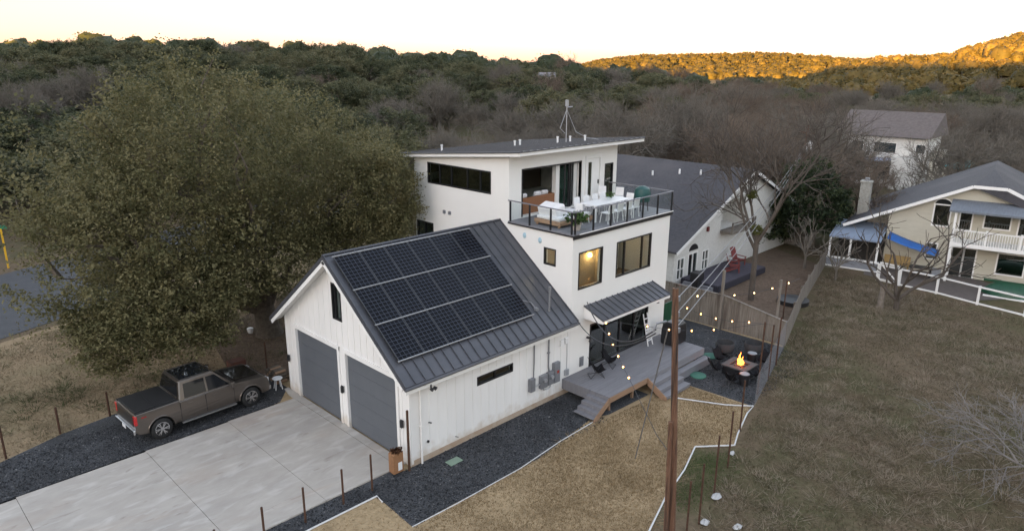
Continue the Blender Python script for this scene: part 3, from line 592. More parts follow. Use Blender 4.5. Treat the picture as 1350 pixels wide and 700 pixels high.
def crown(center,rad,nclump,per,clr,leaf,keep=None,lobes=26,amp=.22,shell=.45,asp=.55,zdown=1.0,streak=0):
    f=lobe_noise(lobes,amp)
    D=unit(nclump*2); D=D[D[:,2]>-zdown][:nclump]; r=f(D)*rng.uniform(shell,1,len(D))**.45
    P=D*r[:,None]*np.array(rad)+np.array(center)
    if keep is not None: k=keep(P); P=P[k]; D=D[k]
    n=len(P); T=rng.uniform(.15,.85,n); cr=clr*rng.uniform(.6,1.4,n)
    off=unit(n*per)*rng.uniform(0,1,(n*per,1))**.4
    idx=np.repeat(np.arange(n),per)
    off[:,2]*=.75
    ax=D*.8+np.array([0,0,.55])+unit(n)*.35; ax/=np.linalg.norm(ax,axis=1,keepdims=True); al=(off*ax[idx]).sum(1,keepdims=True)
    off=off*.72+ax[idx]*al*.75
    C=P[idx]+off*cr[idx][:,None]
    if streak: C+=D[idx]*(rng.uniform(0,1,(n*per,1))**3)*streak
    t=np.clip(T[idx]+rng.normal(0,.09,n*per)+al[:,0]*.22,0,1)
    V,F,t=leafquads(C,leaf,t,asp=asp)
    return V,F,t,P
LM={'oak':leafmat('olive_oak_leaves',(.064,.068,.030),(.115,.112,.050),(.185,.165,.080)),
    'ever':leafmat('dark_evergreen_leaves',(.048,.060,.030),(.090,.098,.050),(.155,.145,.078)),
    'cedar':leafmat('juniper_leaves',(.020,.032,.015),(.036,.052,.022),(.065,.080,.032)),
    'mist':leafmat('mistletoe_leaves',(.07,.08,.02),(.10,.11,.03),(.13,.13,.04)),
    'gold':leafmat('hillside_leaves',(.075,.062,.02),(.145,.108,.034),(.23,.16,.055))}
def limbs(mb,base,tips,r0,hub=None,n=7,wob=.08):
    base=Vector(base)
    for tp in tips:
        tp=Vector(tp); d=tp-base; k=5; pts=[];
        for i in range(k+1):
            t=i/k; p=base+d*t; p.z=base.z+d.z*(t**.8); 
            if 0<i<k: p+=Vector(rng.normal(size=3)*d.length*wob*.5)
            pts.append(p)
        mb.tube(pts,[r0*(1-t/k)**1.1+.02 for t in range(k+1)],n)
def keep_oak(P):
    x,y,z=P[:,0],P[:,1],P[:,2]
    k=~((x>-1.0)&(x<8.6)&(y<9.5)&(z<np.maximum(7.4-.76*(y-4.23),3.9)))&~((x>-1)&(y<6.8))
    k&=~((x>7.95)&(y<11.6)); k&=~((x<-5.0)&(y>12.6)&(z<6.0+(-5-x)*.35+rng.uniform(-1,1,len(x)))); k&=~((x<-6.8)&(z<4.2+rng.uniform(-.6,.6,len(x)))); k&=z>1.9+np.where((x+6.5)**2+(y-9.5)**2<9,.6,0)+np.where((x-2.4)**2+(y-15.2)**2<30,1.2,0)
    k&=~((z<3.4)&(y<9.3)&(x>-7.5)&(x<0)); return k
def big_oak():
    r=thing('oak_tree',(2.4,15.2,0),'huge spreading olive green live oak behind the pickup truck and garage','tree')
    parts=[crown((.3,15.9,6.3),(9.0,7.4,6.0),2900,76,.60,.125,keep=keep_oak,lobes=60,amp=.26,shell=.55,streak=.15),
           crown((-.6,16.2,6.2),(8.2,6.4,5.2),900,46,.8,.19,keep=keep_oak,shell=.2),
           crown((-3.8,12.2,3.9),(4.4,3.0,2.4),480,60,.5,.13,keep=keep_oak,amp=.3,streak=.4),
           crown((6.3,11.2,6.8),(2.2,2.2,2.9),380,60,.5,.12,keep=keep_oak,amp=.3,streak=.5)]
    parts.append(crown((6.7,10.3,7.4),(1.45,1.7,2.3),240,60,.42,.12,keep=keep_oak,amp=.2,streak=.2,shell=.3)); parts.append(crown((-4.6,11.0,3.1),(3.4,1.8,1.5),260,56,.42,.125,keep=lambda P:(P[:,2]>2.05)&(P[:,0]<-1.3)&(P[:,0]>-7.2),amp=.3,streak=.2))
    V=[];F=[];T=[];o=0
    for v,f,t,p in parts: V.append(v);F.append(f+o);T.append(t);o+=len(v)
    V=np.concatenate(V)-np.array([2.4,15.2,0]); me=npmesh('crown',V,np.concatenate(F),np.concatenate(T),LM['oak'])
    c=bpy.data.objects.new('crown',me); COL.objects.link(c); c.parent=r
    m=MB().tube([(2.4,15.2,-.1),(2.3,15.1,.5),(2.2,15.2,1.6)],[.75,.58,.5],12)
    pts=np.concatenate([p[3] for p in parts]); pts=pts[(pts[:,0]>-5)|(pts[:,2]>6)]; sel=pts[rng.choice(len(pts),60,replace=False)]
    hubs=[(-3,13.5,4.2),(-2,19,5),(4.5,14,4.8),(3,19,5),(0,16,6.5),(-6,17,4.4),(1,12.5,5)]
    limbs(m,(2.25,15.2,1.4),hubs,.36,n=9)
    for s_ in sel:
        h=min(hubs,key=lambda q:(q[0]-s_[0])**2+(q[1]-s_[1])**2+(q[2]-s_[2])**2); limbs(m,h,[tuple(s_)],.13,n=5)
    obj('trunk',m,M['bark'],r,smooth=True)
big_oak()
# prototypes (unit size ~ radius 4 m, height ~8 m), local coordinates
def proto_ever(seed,leaf='ever',rad=(4.4,4.4,3.4),cz=4.4,n=300,per=60,clr=.60,ls=.23,tr='bark'):
    global rng; rng=np.random.default_rng(seed)
    v,f,t,p=crown((0,0,cz),rad,n,per,clr,ls,lobes=30,amp=.17,shell=.5,zdown=.6,streak=.12)
    me=npmesh('crown',v,f,t,LM[leaf]); tm=MB().tube([(0,0,-1.5),(.1,0,1.6)],[.32,.2],7)
    limbs(tm,(.1,0,1.4),[tuple(q) for q in p[rng.choice(len(p),7,replace=False)]],.14,n=5)
    return me,tm
def bare_mesh(seed,h=9,spread=4,limbsn=5,lv=4,r0=.2,up=.5,twr=.012,lean=(0,0),split=4,trunk_h=.22):
    rg=np.random.default_rng(seed); m=MB(); tw=[]
    def rec(p,d,L,r,l):
        k=3; pts=[p]; q=p.copy(); dd=d.copy()
        for i in range(k):
            dd=(dd+rg.normal(size=3)*.13+np.array([0,0,.04*up])); dd/=np.linalg.norm(dd); q=q+dd*L/k; pts.append(q)
        if l>=3: 
            for a,b in zip(pts,pts[1:]): tw.append((a,b,r))
        else: m.tube([tuple(x) for x in pts],[r,r*.87,r*.74,r*.62],6 if l<2 else 4,cap=False)
        if l>=lv: return
        nb=split+(1 if l>0 else 0)
        for i in range(nb):
            s=pts[rg.integers(1,k+1)] if i>0 else pts[-1]
            sd=rg.normal(size=3); sd-=dd*(sd@dd); sd/=np.linalg.norm(sd)
            nd=dd*rg.uniform(.6,1.0)+sd*rg.uniform(.45,.9)+np.array([0,0,up*.25]); nd/=np.linalg.norm(nd)
            rec(s,nd,L*rg.uniform(.55,.82),r*.58,l+1)
    th=h*trunk_h; p0=np.array([0,0,-1.0]); p1=np.array([lean[0],lean[1],th]); m.tube([tuple(p0),tuple((p0+p1)/2),tuple(p1)],[r0*1.2,r0,r0*.85],8,cap=False)
    for i in range(limbsn):
        a=2*math.pi*(i+rg.uniform(-.2,.2))/limbsn; d=np.array([math.cos(a)*spread/h*1.3,math.sin(a)*spread/h*1.3,rg.uniform(.7,1.1)]); d/=np.linalg.norm(d)
        rec(p1-np.array([0,0,rg.uniform(0,th*.3)]),d,h*.30,r0*.6,1)
    A=np.array([t[0] for t in tw]);B=np.array([t[1] for t in tw]);r=np.maximum(np.array([t[2] for t in tw]),twr)[:,None]
    d=B-A; d/=np.linalg.norm(d,axis=1,keepdims=True); x=np.cross(d,rg.normal(size=d.shape)); x/=np.linalg.norm(x,axis=1,keepdims=True); y=np.cross(d,x)
    ring=[x,-.5*x+.87*y,-.5*x-.87*y]
    V=np.stack([A+q*r for q in ring]+[B+q*r*.7 for q in ring],1).reshape(-1,3); n=len(A); b=np.arange(n)[:,None]*6
    F=np.concatenate([b+np.array([[0,1,4,3]]),b+np.array([[1,2,5,4]]),b+np.array([[2,0,3,5]])])
    return m,V,F
def tree_from(name,meC,meT,loc,label,cat,group,s=(1,1,1),rz=0,crown_name='crown'):
    r=thing(name,loc,label,cat,group,rz); r.scale=s
    for nm,me in ((crown_name,meC),('trunk',meT)):
        o=bpy.data.objects.new(nm,me); COL.objects.link(o); o.parent=r
    return r
def mesh_of(mb,m,smooth=True):
    me=bpy.data.meshes.new('trunk'); me.from_pydata(mb.v,[],mb.f); me.materials.append(m)
    if smooth: me.polygons.foreach_set('use_smooth',[True]*len(mb.f))
    return me
EV=[]
for sd in range(6):
    a,b=proto_ever(100+sd,rad=(4.4,4.2,3.2+.3*(sd%3))); EV.append((a,mesh_of(b,M['bark'])))
BA=[]
for sd,tm in ((1,'twig'),(2,'twig'),(3,'twigred'),(4,'twigred'),(5,'twig')):
    m_,V,F=bare_mesh(sd,h=9.5,spread=4.5,lv=5,twr=.014,split=4,limbsn=5); BA.append((npmesh('twigs',V,F,None,M[tm]),mesh_of(m_,M[tm])))
# ------------------------------------------------------------ woods
BOX=[(-3,-12,24,17),(21,1,46,31),(33,-40,56,4),(-30,18,10,48),(68,-2,90,16),(26,-40,38,6)]
def inbox(x,y,m=0): return any(a-m<x<c+m and b-m<y<d+m for a,b,c,d in BOX)
def onroad(x,y):
    cl=[(-60,13),(-18,26.5),(-6,31),(4,36),(18,43),(58,62)]
    for (a,b),(c,d) in zip(cl,cl[1:]):
        t=max(0,min(1,((x-a)*(c-a)+(y-b)*(d-b))/((c-a)**2+(d-b)**2)))
        if math.hypot(x-a-t*(c-a),y-b-t*(d-b))<8.5: return True
    return False
def colpx(x,y):
    d=Vector((x-CX,y-CY,0)); z=d.dot(Fv); return 675+FP*d.dot(Rv)/z if z>1 else -9999
rr=random.Random(5); far=[]; cnt={'e':0,'b':0}
r=50.0
rows=[]
while r<255:
    step=6.6+.014*r
    n=int(1.52*r/step)
    for i in range(n):
        a=-.76+1.52*(i+rr.uniform(.1,.9))/n; q=r+rr.uniform(-.45,.45)*step
        x=CX+q*math.cos(YAW+a); y=CY+q*math.sin(YAW+a); rows.append((q,x,y))
    r+=step*.92
rows.sort()
rowof=lambda q:'nearest ' if q<85 else ('middle ' if q<150 else 'farthest ')
zone=lambda px:'left of the big oak' if px<300 else ('behind the house roof' if px<850 else 'behind the neighbouring houses')
for q,x,y in rows:
    if inbox(x,y,2.5) or onroad(x,y): continue
    px=colpx(x,y)
    if px<525: ev=rr.random()<(.93 if q>60 else .8)
    elif px<780: ev=rr.random()<(.10 if q<128 else .9)
    elif px<900: ev=rr.random()<(.1 if q<110 else .7)
    else: ev=rr.random()<(.10 if q<165 else .5)
    if px>720 and q<72 and not (px<900 and y>24): continue
    if 1120<px<1330 and q<100: continue
    z=float(H(x,y)); 
    k='e' if ev else 'b'; cap=300 if ev else 230
    sc_=rr.uniform(.75,1.3)*(1.0 if ev else .88)
    if q<70 and px>500: sc_*=.72
    if px>1000: sc_*=.85
    if cnt[k]>=cap: far.append((x,y,z,k,sc_)); continue
    cnt[k]+=1
    if ev:
        c,t=EV[rr.randrange(6)]
        tree_from('evergreen_tree',c,t,(x,y,z-.3),'dark olive evergreen in the '+rowof(q)+'woods '+zone(px),'tree','evergreen trees in the '+rowof(q)+'woods '+zone(px),(sc_*rr.uniform(.9,1.2),sc_*rr.uniform(.9,1.2),sc_*rr.uniform(.62,.85)),rr.uniform(0,6.28))
    else:
        red=(850<px<1120 and rr.random()<.7) or rr.random()<.2
        c,t=BA[rr.choice((2,3)) if red else rr.choice((0,1,4))]
        tree_from('bare_tree',c,t,(x,y,z-.3),('leafless reddish tree in the ' if red else 'leafless grey tree in the ')+rowof(q)+'woods '+zone(px),'tree',('reddish' if red else 'grey')+' bare trees in the '+rowof(q)+'woods '+zone(px),(sc_*rr.uniform(.9,1.2),sc_*rr.uniform(.9,1.2),sc_*rr.uniform(.85,1.1)),rr.uniform(0,6.28),'twigs')
print('woods',cnt,len(far))
# far woods and hills: one mass each
def mass(name,pts,per,leaf,mname,radf,kindlabel,clr=1.25,asp=.75,gp=None):
    C=[];T=[];CV=[];CF=[];CT=[];co=0; nj=9; ni=5
    tt=np.array([0.02,.35,.7,1.1,1.6,2.0]); aa=np.arange(nj)*2*np.pi/nj
    S=np.array([(math.sin(t)*math.cos(a),math.sin(t)*math.sin(a),math.cos(t)) for t in tt for a in aa]); SF=np.array([(i*nj+j,(i+1)*nj+j,(i+1)*nj+(j+1)%nj,i*nj+(j+1)%nj) for i in range(ni) for j in range(nj)])
    for (x,y,z,s) in pts:
        n=per; D=unit(n); D[:,2]=np.abs(D[:,2])*1.0-.15; t=rng.uniform(.2,.8)
        bumps=1+.22*np.sin(D[:,0]*5+x)*np.cos(D[:,1]*6+y)
        sb_=1+.22*np.sin(S[:,0]*5+x)*np.cos(S[:,1]*6+y)+rng.normal(0,.05,len(S)); CV.append(np.array([x,y,z+radf[2]*s*.55])+S*np.array(radf)*s*.9*sb_[:,None]-np.array([0,0,.15*radf[2]*s])); CF.append(SF+co); co+=len(S); CT.append(np.clip(t-.1+rng.normal(0,.12,len(SF)),0,1))
        C.append(np.array([x,y,z+radf[2]*s*.55])+D*np.array(radf)*s*(bumps*rng.uniform(.86,.99,n))[:,None]); T.append(np.clip(t+rng.normal(0,.12,n),0,1))
    C=np.concatenate(C);T=np.concatenate(T); V,F,T=leafquads(C,leaf,T,asp=asp,up=.5); V=np.concatenate([V]+CV); F=np.concatenate([F]+[c_+len(C)*4 for c_ in CF]); T=np.concatenate([T]+CT)
    o=bpy.data.objects.new(name,npmesh(name,V,F,T,LM[mname])); COL.objects.link(o); tag(o,kindlabel,'woods',kind='stuff')
# continue woods from 255 to 460 m
r=255.
while r<330:
    n=int(1.6*r/11)
    for i in range(n):
        a=-.8+1.6*(i+rr.uniform(.1,.9))/n; q=r+rr.uniform(-4,4); x=CX+q*math.cos(YAW+a); y=CY+q*math.sin(YAW+a)
        if colpx(x,y)<770: far.append((x,y,float(H(x,y)),'e',rr.choice((.7,.9,1.1,1.25,1.5))*rr.uniform(.85,1.1)))
    r+=9
mass('distant_woods',[(x,y,z+.6,s) for x,y,z,k,s in far],300,.6,'ever',(4.6,4.6,3.8),'unbroken dark woods on the rise far behind the houses')
def hillpts(a0,a1,r0,r1,step,szr,wave=0):
    out=[]; r=r0
    while r<r1:
        n=int(abs(azs(a1,100)[0]-azs(a0,100)[0])*r/step)
        for i in range(n):
            a=azs(a1,100)[0]+(azs(a0,100)[0]-azs(a1,100)[0])*(i+rr.uniform(0,1))/n; q=r+rr.uniform(-.5,.5)*step
            x=CX+q*math.cos(YAW+a); y=CY+q*math.sin(YAW+a); out.append((x,y,float(H(x,y)),rr.uniform(*szr)))
        r+=step
    return out
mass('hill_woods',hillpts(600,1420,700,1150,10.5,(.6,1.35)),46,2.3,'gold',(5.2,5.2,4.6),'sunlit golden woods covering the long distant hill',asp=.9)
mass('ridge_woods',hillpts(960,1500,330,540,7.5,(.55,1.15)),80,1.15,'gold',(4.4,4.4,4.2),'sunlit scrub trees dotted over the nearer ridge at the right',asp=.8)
# ------------------------------------------------------------ nearer single trees
m_,V,F=bare_mesh(31,h=12.5,spread=4.9,lv=5,twr=.008,split=3,limbsn=5,r0=.16,trunk_h=.34,up=.45)
tree_from('bare_tree',npmesh('twigs',V,F,None,M['twigdark']),mesh_of(m_,M['twigdark']),(25.5,.3,0),'tall bare tree with a leaning trunk and mistletoe in front of the white gabled house','tree',None,(1,1,.98),.4,'twigs')
m_,V,F=bare_mesh(42,h=9.2,spread=4.2,lv=4,twr=.012,split=2,limbsn=4,r0=.17,trunk_h=.07,up=1.0)
tree_from('bare_tree',npmesh('twigs',V,F,None,M['twigdark']),mesh_of(m_,M['twigdark']),(29.9,-6.4,0),'crooked many stemmed bare tree on the grass before the cream house','tree',None,(1,1,1),2.2,'twigs')
solo('tree_stump',MB().tube([(29.7,-5.6,-.05),(29.72,-5.62,1.25)],[.19,.16],9),M['barkgrey'],(29.7,-5.6,0),'pale cut stump beside the crooked bare tree','stump')
m_,V,F=bare_mesh(77,h=6.0,spread=7,lv=5,twr=.007,split=3,limbsn=5,r0=.09,trunk_h=.10,up=.12)
tree_from('bare_shrub',npmesh('twigs',V,F,None,M['twigpale']),mesh_of(m_,M['twigpale']),(13.5,-16.6,0),'pale grey leafless shrub with tangled twigs in the lower right of the field','shrub',None,(1.3,1.3,1.0),1.0,'twigs')
for i,(x,y,h_,red,lab) in enumerate([(44,24,11.5,0,'slender bare tree rising just behind the dark shingle roof'),(50,5,9.5,0,'dark branching bare tree beside the transformer pole'),(58,-2,10,0,'bare grey tree behind the cream house chimney'),(47,12,10,1,'reddish bare tree behind the white gabled house'),(44,1.5,8,1,'small reddish bare tree left of the dark juniper'),(34.5,.9,5,0,'thin bare sapling by the side porch rail'),(33.2,-1.7,4.2,0,'second thin bare sapling before the porch rail'),(64,6,5.5,0,'broad bare tree in front of the brown roofed house'),(60,12,11,0,'bare grey tree left of the brown roofed house'),(52,16,11,1,'rust brown bare tree beyond the white gabled house'),(56,24,12,0,'tall grey bare tree beyond the dark shingle roof'),(66,-4,8,0,'low bare tree behind the teal shade sail'),(46,8.5,8.5,1,'rust brown bare tree right beside the white gabled house'),(68,11.5,6.5,0,'grey bare tree half hiding the far white wall'),(60,2.5,6,0,'low grey bare tree behind the stone chimney')]):
    m_,V,F=bare_mesh(60+i,h=h_,spread=h_*.42,lv=5 if h_>6 else 3,twr=.012,split=4 if h_>6 else 3,limbsn=5,r0=.018*h_)
    tree_from('bare_tree',npmesh('twigs',V,F,None,M['twigred' if red else 'twig']),mesh_of(m_,M['twigred' if red else 'twig']),(x,y,float(H(x,y))-.1),lab,'tree',None,(1,1,1),i,'twigs')
me,tb=proto_ever(900,'cedar',rad=(3.0,2.6,3.3),cz=3.4,n=300,per=44,clr=.5,ls=.24)
tree_from('juniper_tree',me,mesh_of(tb,M['bark']),(39.4,3.0,0),'dense dark green juniper between the two neighbouring houses','tree',None,(1.0,1.0,1.05))
me,tb=proto_ever(901,'cedar',rad=(2.0,1.6,2.2),cz=2.0,n=120,per=40,clr=.45,ls=.22)
tree_from('juniper_tree',me,mesh_of(tb,M['bark']),(38.2,5.6,0),'low dark juniper leaning against the back fence','tree',None)
for i,(x,y,s_,lab) in enumerate([(-17,54,1.25,'round evergreen at the far side of the road left of the big oak'),(-5,57,1.2,'evergreen behind the street sign across the road'),(5,47,1.15,'evergreen across the road hidden by the big oak'),(-27,50,1.2,'evergreen at the left edge beyond the road'),(16,55,1.1,'evergreen across the road behind the garage ridge'),(26,38,.9,'evergreen near the back left corner of the house')]):
    tree_from('evergreen_tree',EV[i%6][0],EV[i%6][1],(x,y,float(H(x,y))-.2),lab,'tree',None,(s_,s_,s_),i*1.3)
mb_=[((25.45,.3,4.3),.26),((25.9,1.0,6.2),.2)]
for c,r_ in mb_:
    v,f,t,p=crown(c,(r_*1.3,r_*1.3,r_),40,26,.12,.09); v=v-np.array(c)
    o=bpy.data.objects.new('mistletoe',npmesh('mistletoe',v,f,t,LM['mist'])); COL.objects.link(o); o.location=c
    tag(o,'yellow green mistletoe ball '+('low on the trunk' if r_>.24 else 'high in the branches')+' of the tall bare tree','plant','mistletoe in the tall bare tree')
# grass tufts
def tufts(name,poly,n,h,wd,c,label,excl=lambda x,y:np.zeros(len(x),bool),zf=0.0):
    xs=[p[0] for p in poly]; ys=[p[1] for p in poly]; P=np.zeros((0,2))
    while len(P)<n:
        q=np.stack([rng.uniform(min(xs),max(xs),n),rng.uniform(min(ys),max(ys),n)],1); ins=np.zeros(n,bool); j=len(poly)-1
        for i in range(len(poly)):
            xi,yi=poly[i];xj,yj=poly[j]
            cnd=((yi>q[:,1])!=(yj>q[:,1]))&(q[:,0]<(xj-xi)*(q[:,1]-yi)/(yj-yi+1e-12)+xi); ins^=cnd; j=i
        dn=np.sin(q[:,0]*1.3+np.sin(q[:,1]*.9)*2)*np.cos(q[:,1]*1.1+np.sin(q[:,0]*.7)*2)
        ins&=rng.uniform(-1,1,n)<dn*.8+.35
        q=q[ins&~excl(q[:,0],q[:,1])]; P=np.concatenate([P,q])
    P=P[:n]; a=rng.uniform(0,2*np.pi,n); hh=h*rng.uniform(.4,1.3,n); w2=wd*rng.uniform(.6,1.3,n); ln=rng.normal(0,.6,(n,2))*hh[:,None]
    dx=np.cos(a)*w2;dy=np.sin(a)*w2; z=np.full(n,zf)
    V=np.stack([np.stack([P[:,0]-dx,P[:,1]-dy,z],1),np.stack([P[:,0]+dx,P[:,1]+dy,z],1),np.stack([P[:,0]+ln[:,0],P[:,1]+ln[:,1],z+hh],1)],1).reshape(-1,3)
    o=bpy.data.objects.new(name,npmesh(name,V,np.arange(3*n).reshape(n,3),rng.uniform(0,1,n),c)); COL.objects.link(o); tag(o,label,'grass',kind='stuff')
GL={'straw':leafmat('straw_blades',(.16,.11,.055),(.27,.19,.10),(.36,.27,.16),rough=.9),'rough':leafmat('rough_blades',(.075,.068,.038),(.13,.105,.068),(.215,.17,.12),rough=.9),'tan':leafmat('tan_blades',(.13,.10,.06),(.22,.165,.105),(.30,.24,.16),rough=.9),'gr':leafmat('green_blades',(.05,.08,.025),(.08,.11,.04),(.12,.14,.06),rough=.9)}
inpatio=lambda x,y:((x>12.4)&(y>-3.3))|((x>2.5)&(x<9.6)&(y<-7.9+(x-2.6)*.302))
tufts('dry_grass',[(-6,-9.2),(-2,-2.8),(7,-2.6),(10.6,-2.9),(12.5,-3.4),(12.65,-6.2),(10.2,-6.85),(9.3,-7.2),(8.65,-6.7),(8.1,-6.3),(4.7,-7.2),(1.5,-8.3)],66000,.055,.012,GL['straw'],'short straw coloured grass in the side yard')
tufts('dry_grass',[(-12,-9.5),(-12,-.7),(-1.9,-.7),(-2.1,-9)],16000,.055,.012,GL['straw'],'short straw coloured grass by the white edging',zf=0)
tufts('rough_grass',[(3.5,-9),(12.9,-6.4),(36,-.3),(33,-13),(22,-24),(2,-22)],110000,.075,.014,GL['rough'],'rough brownish green grass in the open field')
tufts('tan_grass',[(-24,4),(-11,10.2),(-6,11.6),(0,11.2),(7,13),(10,22),(-4,24.2),(-20,18)],70000,.07,.014,GL['tan'],'dry tan grass between the gravel and the road')
tufts('green_grass',[(3.6,-8.6),(5.3,-7.15),(7.6,-6.45),(8.8,-6.7),(9.4,-7.3),(8.0,-8.2),(6,-8.9)],3600,.06,.012,GL['gr'],'green grass patch between the edging and the field posts',lambda x,y:(np.hypot((x-6.4)/2.6,(y+7.4)/1.0)>rng.uniform(.3,1.1,len(x))))
def clumps(name,poly,nc,per,h,c,label,cl=.16):
    xs=[p[0] for p in poly]; ys=[p[1] for p in poly]; P=[]
    while len(P)<nc:
        x,y=rr.uniform(min(xs),max(xs)),rr.uniform(min(ys),max(ys)); ins=False; j=len(poly)-1
        for i in range(len(poly)):
            if ((poly[i][1]>y)!=(poly[j][1]>y)) and x<(poly[j][0]-poly[i][0])*(y-poly[i][1])/(poly[j][1]-poly[i][1]+1e-12)+poly[i][0]: ins=not ins
            j=i
        if ins and math.sin(x*.5+math.sin(y*.4)*2)+math.sin(y*.7+x*.2)>rr.uniform(-1.6,1.2): P.append((x,y))
    P=np.array(P); idx=np.repeat(np.arange(nc),per); n=len(idx); sz=rng.uniform(.4,1.5,nc)[idx]
    B=P[idx]+rng.normal(0,1,(n,2))*(cl*sz)[:,None]; d=(B-P[idx])*.9+rng.normal(0,.05,(n,2)); hh=h*sz*rng.uniform(.4,1.1,n); a=rng.uniform(0,6.28,n); w_=.012
    V=np.stack([np.stack([B[:,0]-np.cos(a)*w_,B[:,1]-np.sin(a)*w_,np.zeros(n)],1),np.stack([B[:,0]+np.cos(a)*w_,B[:,1]+np.sin(a)*w_,np.zeros(n)],1),np.stack([B[:,0]+d[:,0],B[:,1]+d[:,1],hh],1)],1).reshape(-1,3)
    t=np.clip(rng.uniform(0,1,nc)[idx]+rng.normal(0,.1,n),0,1)
    o=bpy.data.objects.new(name,npmesh(name,V,np.arange(3*n).reshape(n,3),t,c)); COL.objects.link(o); tag(o,label,'grass',kind='stuff')
GL['weed']=leafmat('weed_blades',(.06,.075,.03),(.16,.13,.08),(.30,.25,.19),rough=.9)
FLD=[(3.6,-9.2),(12.9,-6.6),(34.5,-.6),(33,-13),(22,-24),(2,-22)]
clumps('weed_clump',FLD,2600,34,.16,GL['weed'],'scattered dry and green weed clumps in the open field')
clumps('weed_clump',[(-24,4),(-11,10.6),(-6,11.9),(0,11.6),(7,13),(10,22),(-4,24.0),(-20,18)],900,34,.15,GL['weed'],'scattered weed clumps in the tan grass by the road')
clumps('fallen_leaf_clump',[(-6,-9),(-2,-3),(7,-2.8),(12.4,-3.6),(12.5,-6.0),(8,-6.2),(2.6,-7.9)],500,22,.07,GL['straw'],'thicker tufts in the straw coloured side yard')
def stones(name,rects,n,label):
    A=np.array([(b-a)*(d-c) for a,c,b,d in rects]); C=[]
    for (a,c,b,d),ar in zip(rects,A):
        k=int(n*ar/A.sum()); C.append(np.stack([rng.uniform(a,b,k)+rng.normal(0,.05,k),rng.uniform(c,d,k)+rng.normal(0,.07,k),np.full(k,.022)],1))
    C=np.concatenate(C); V,F,t=leafquads(C,.055,rng.uniform(0,1,len(C)),up=1.2,asp=.8)
    o=bpy.data.objects.new(name,npmesh(name,V,F,t,GL['stone'])); COL.objects.link(o); tag(o,label,'gravel',kind='stuff')
GL['stone']=leafmat('loose_stone',(.022,.023,.026),(.058,.060,.065),(.17,.17,.17),rough=.9)
stones('loose_gravel',[(-1.95,-2.7,7.6,-.05),(-12,-.55,-1.9,.28),(-14,7.1,-1.0,10.4),(12.8,-6.1,19.6,-2.4)],26000,'loose dark stones scattered over the gravel strips')
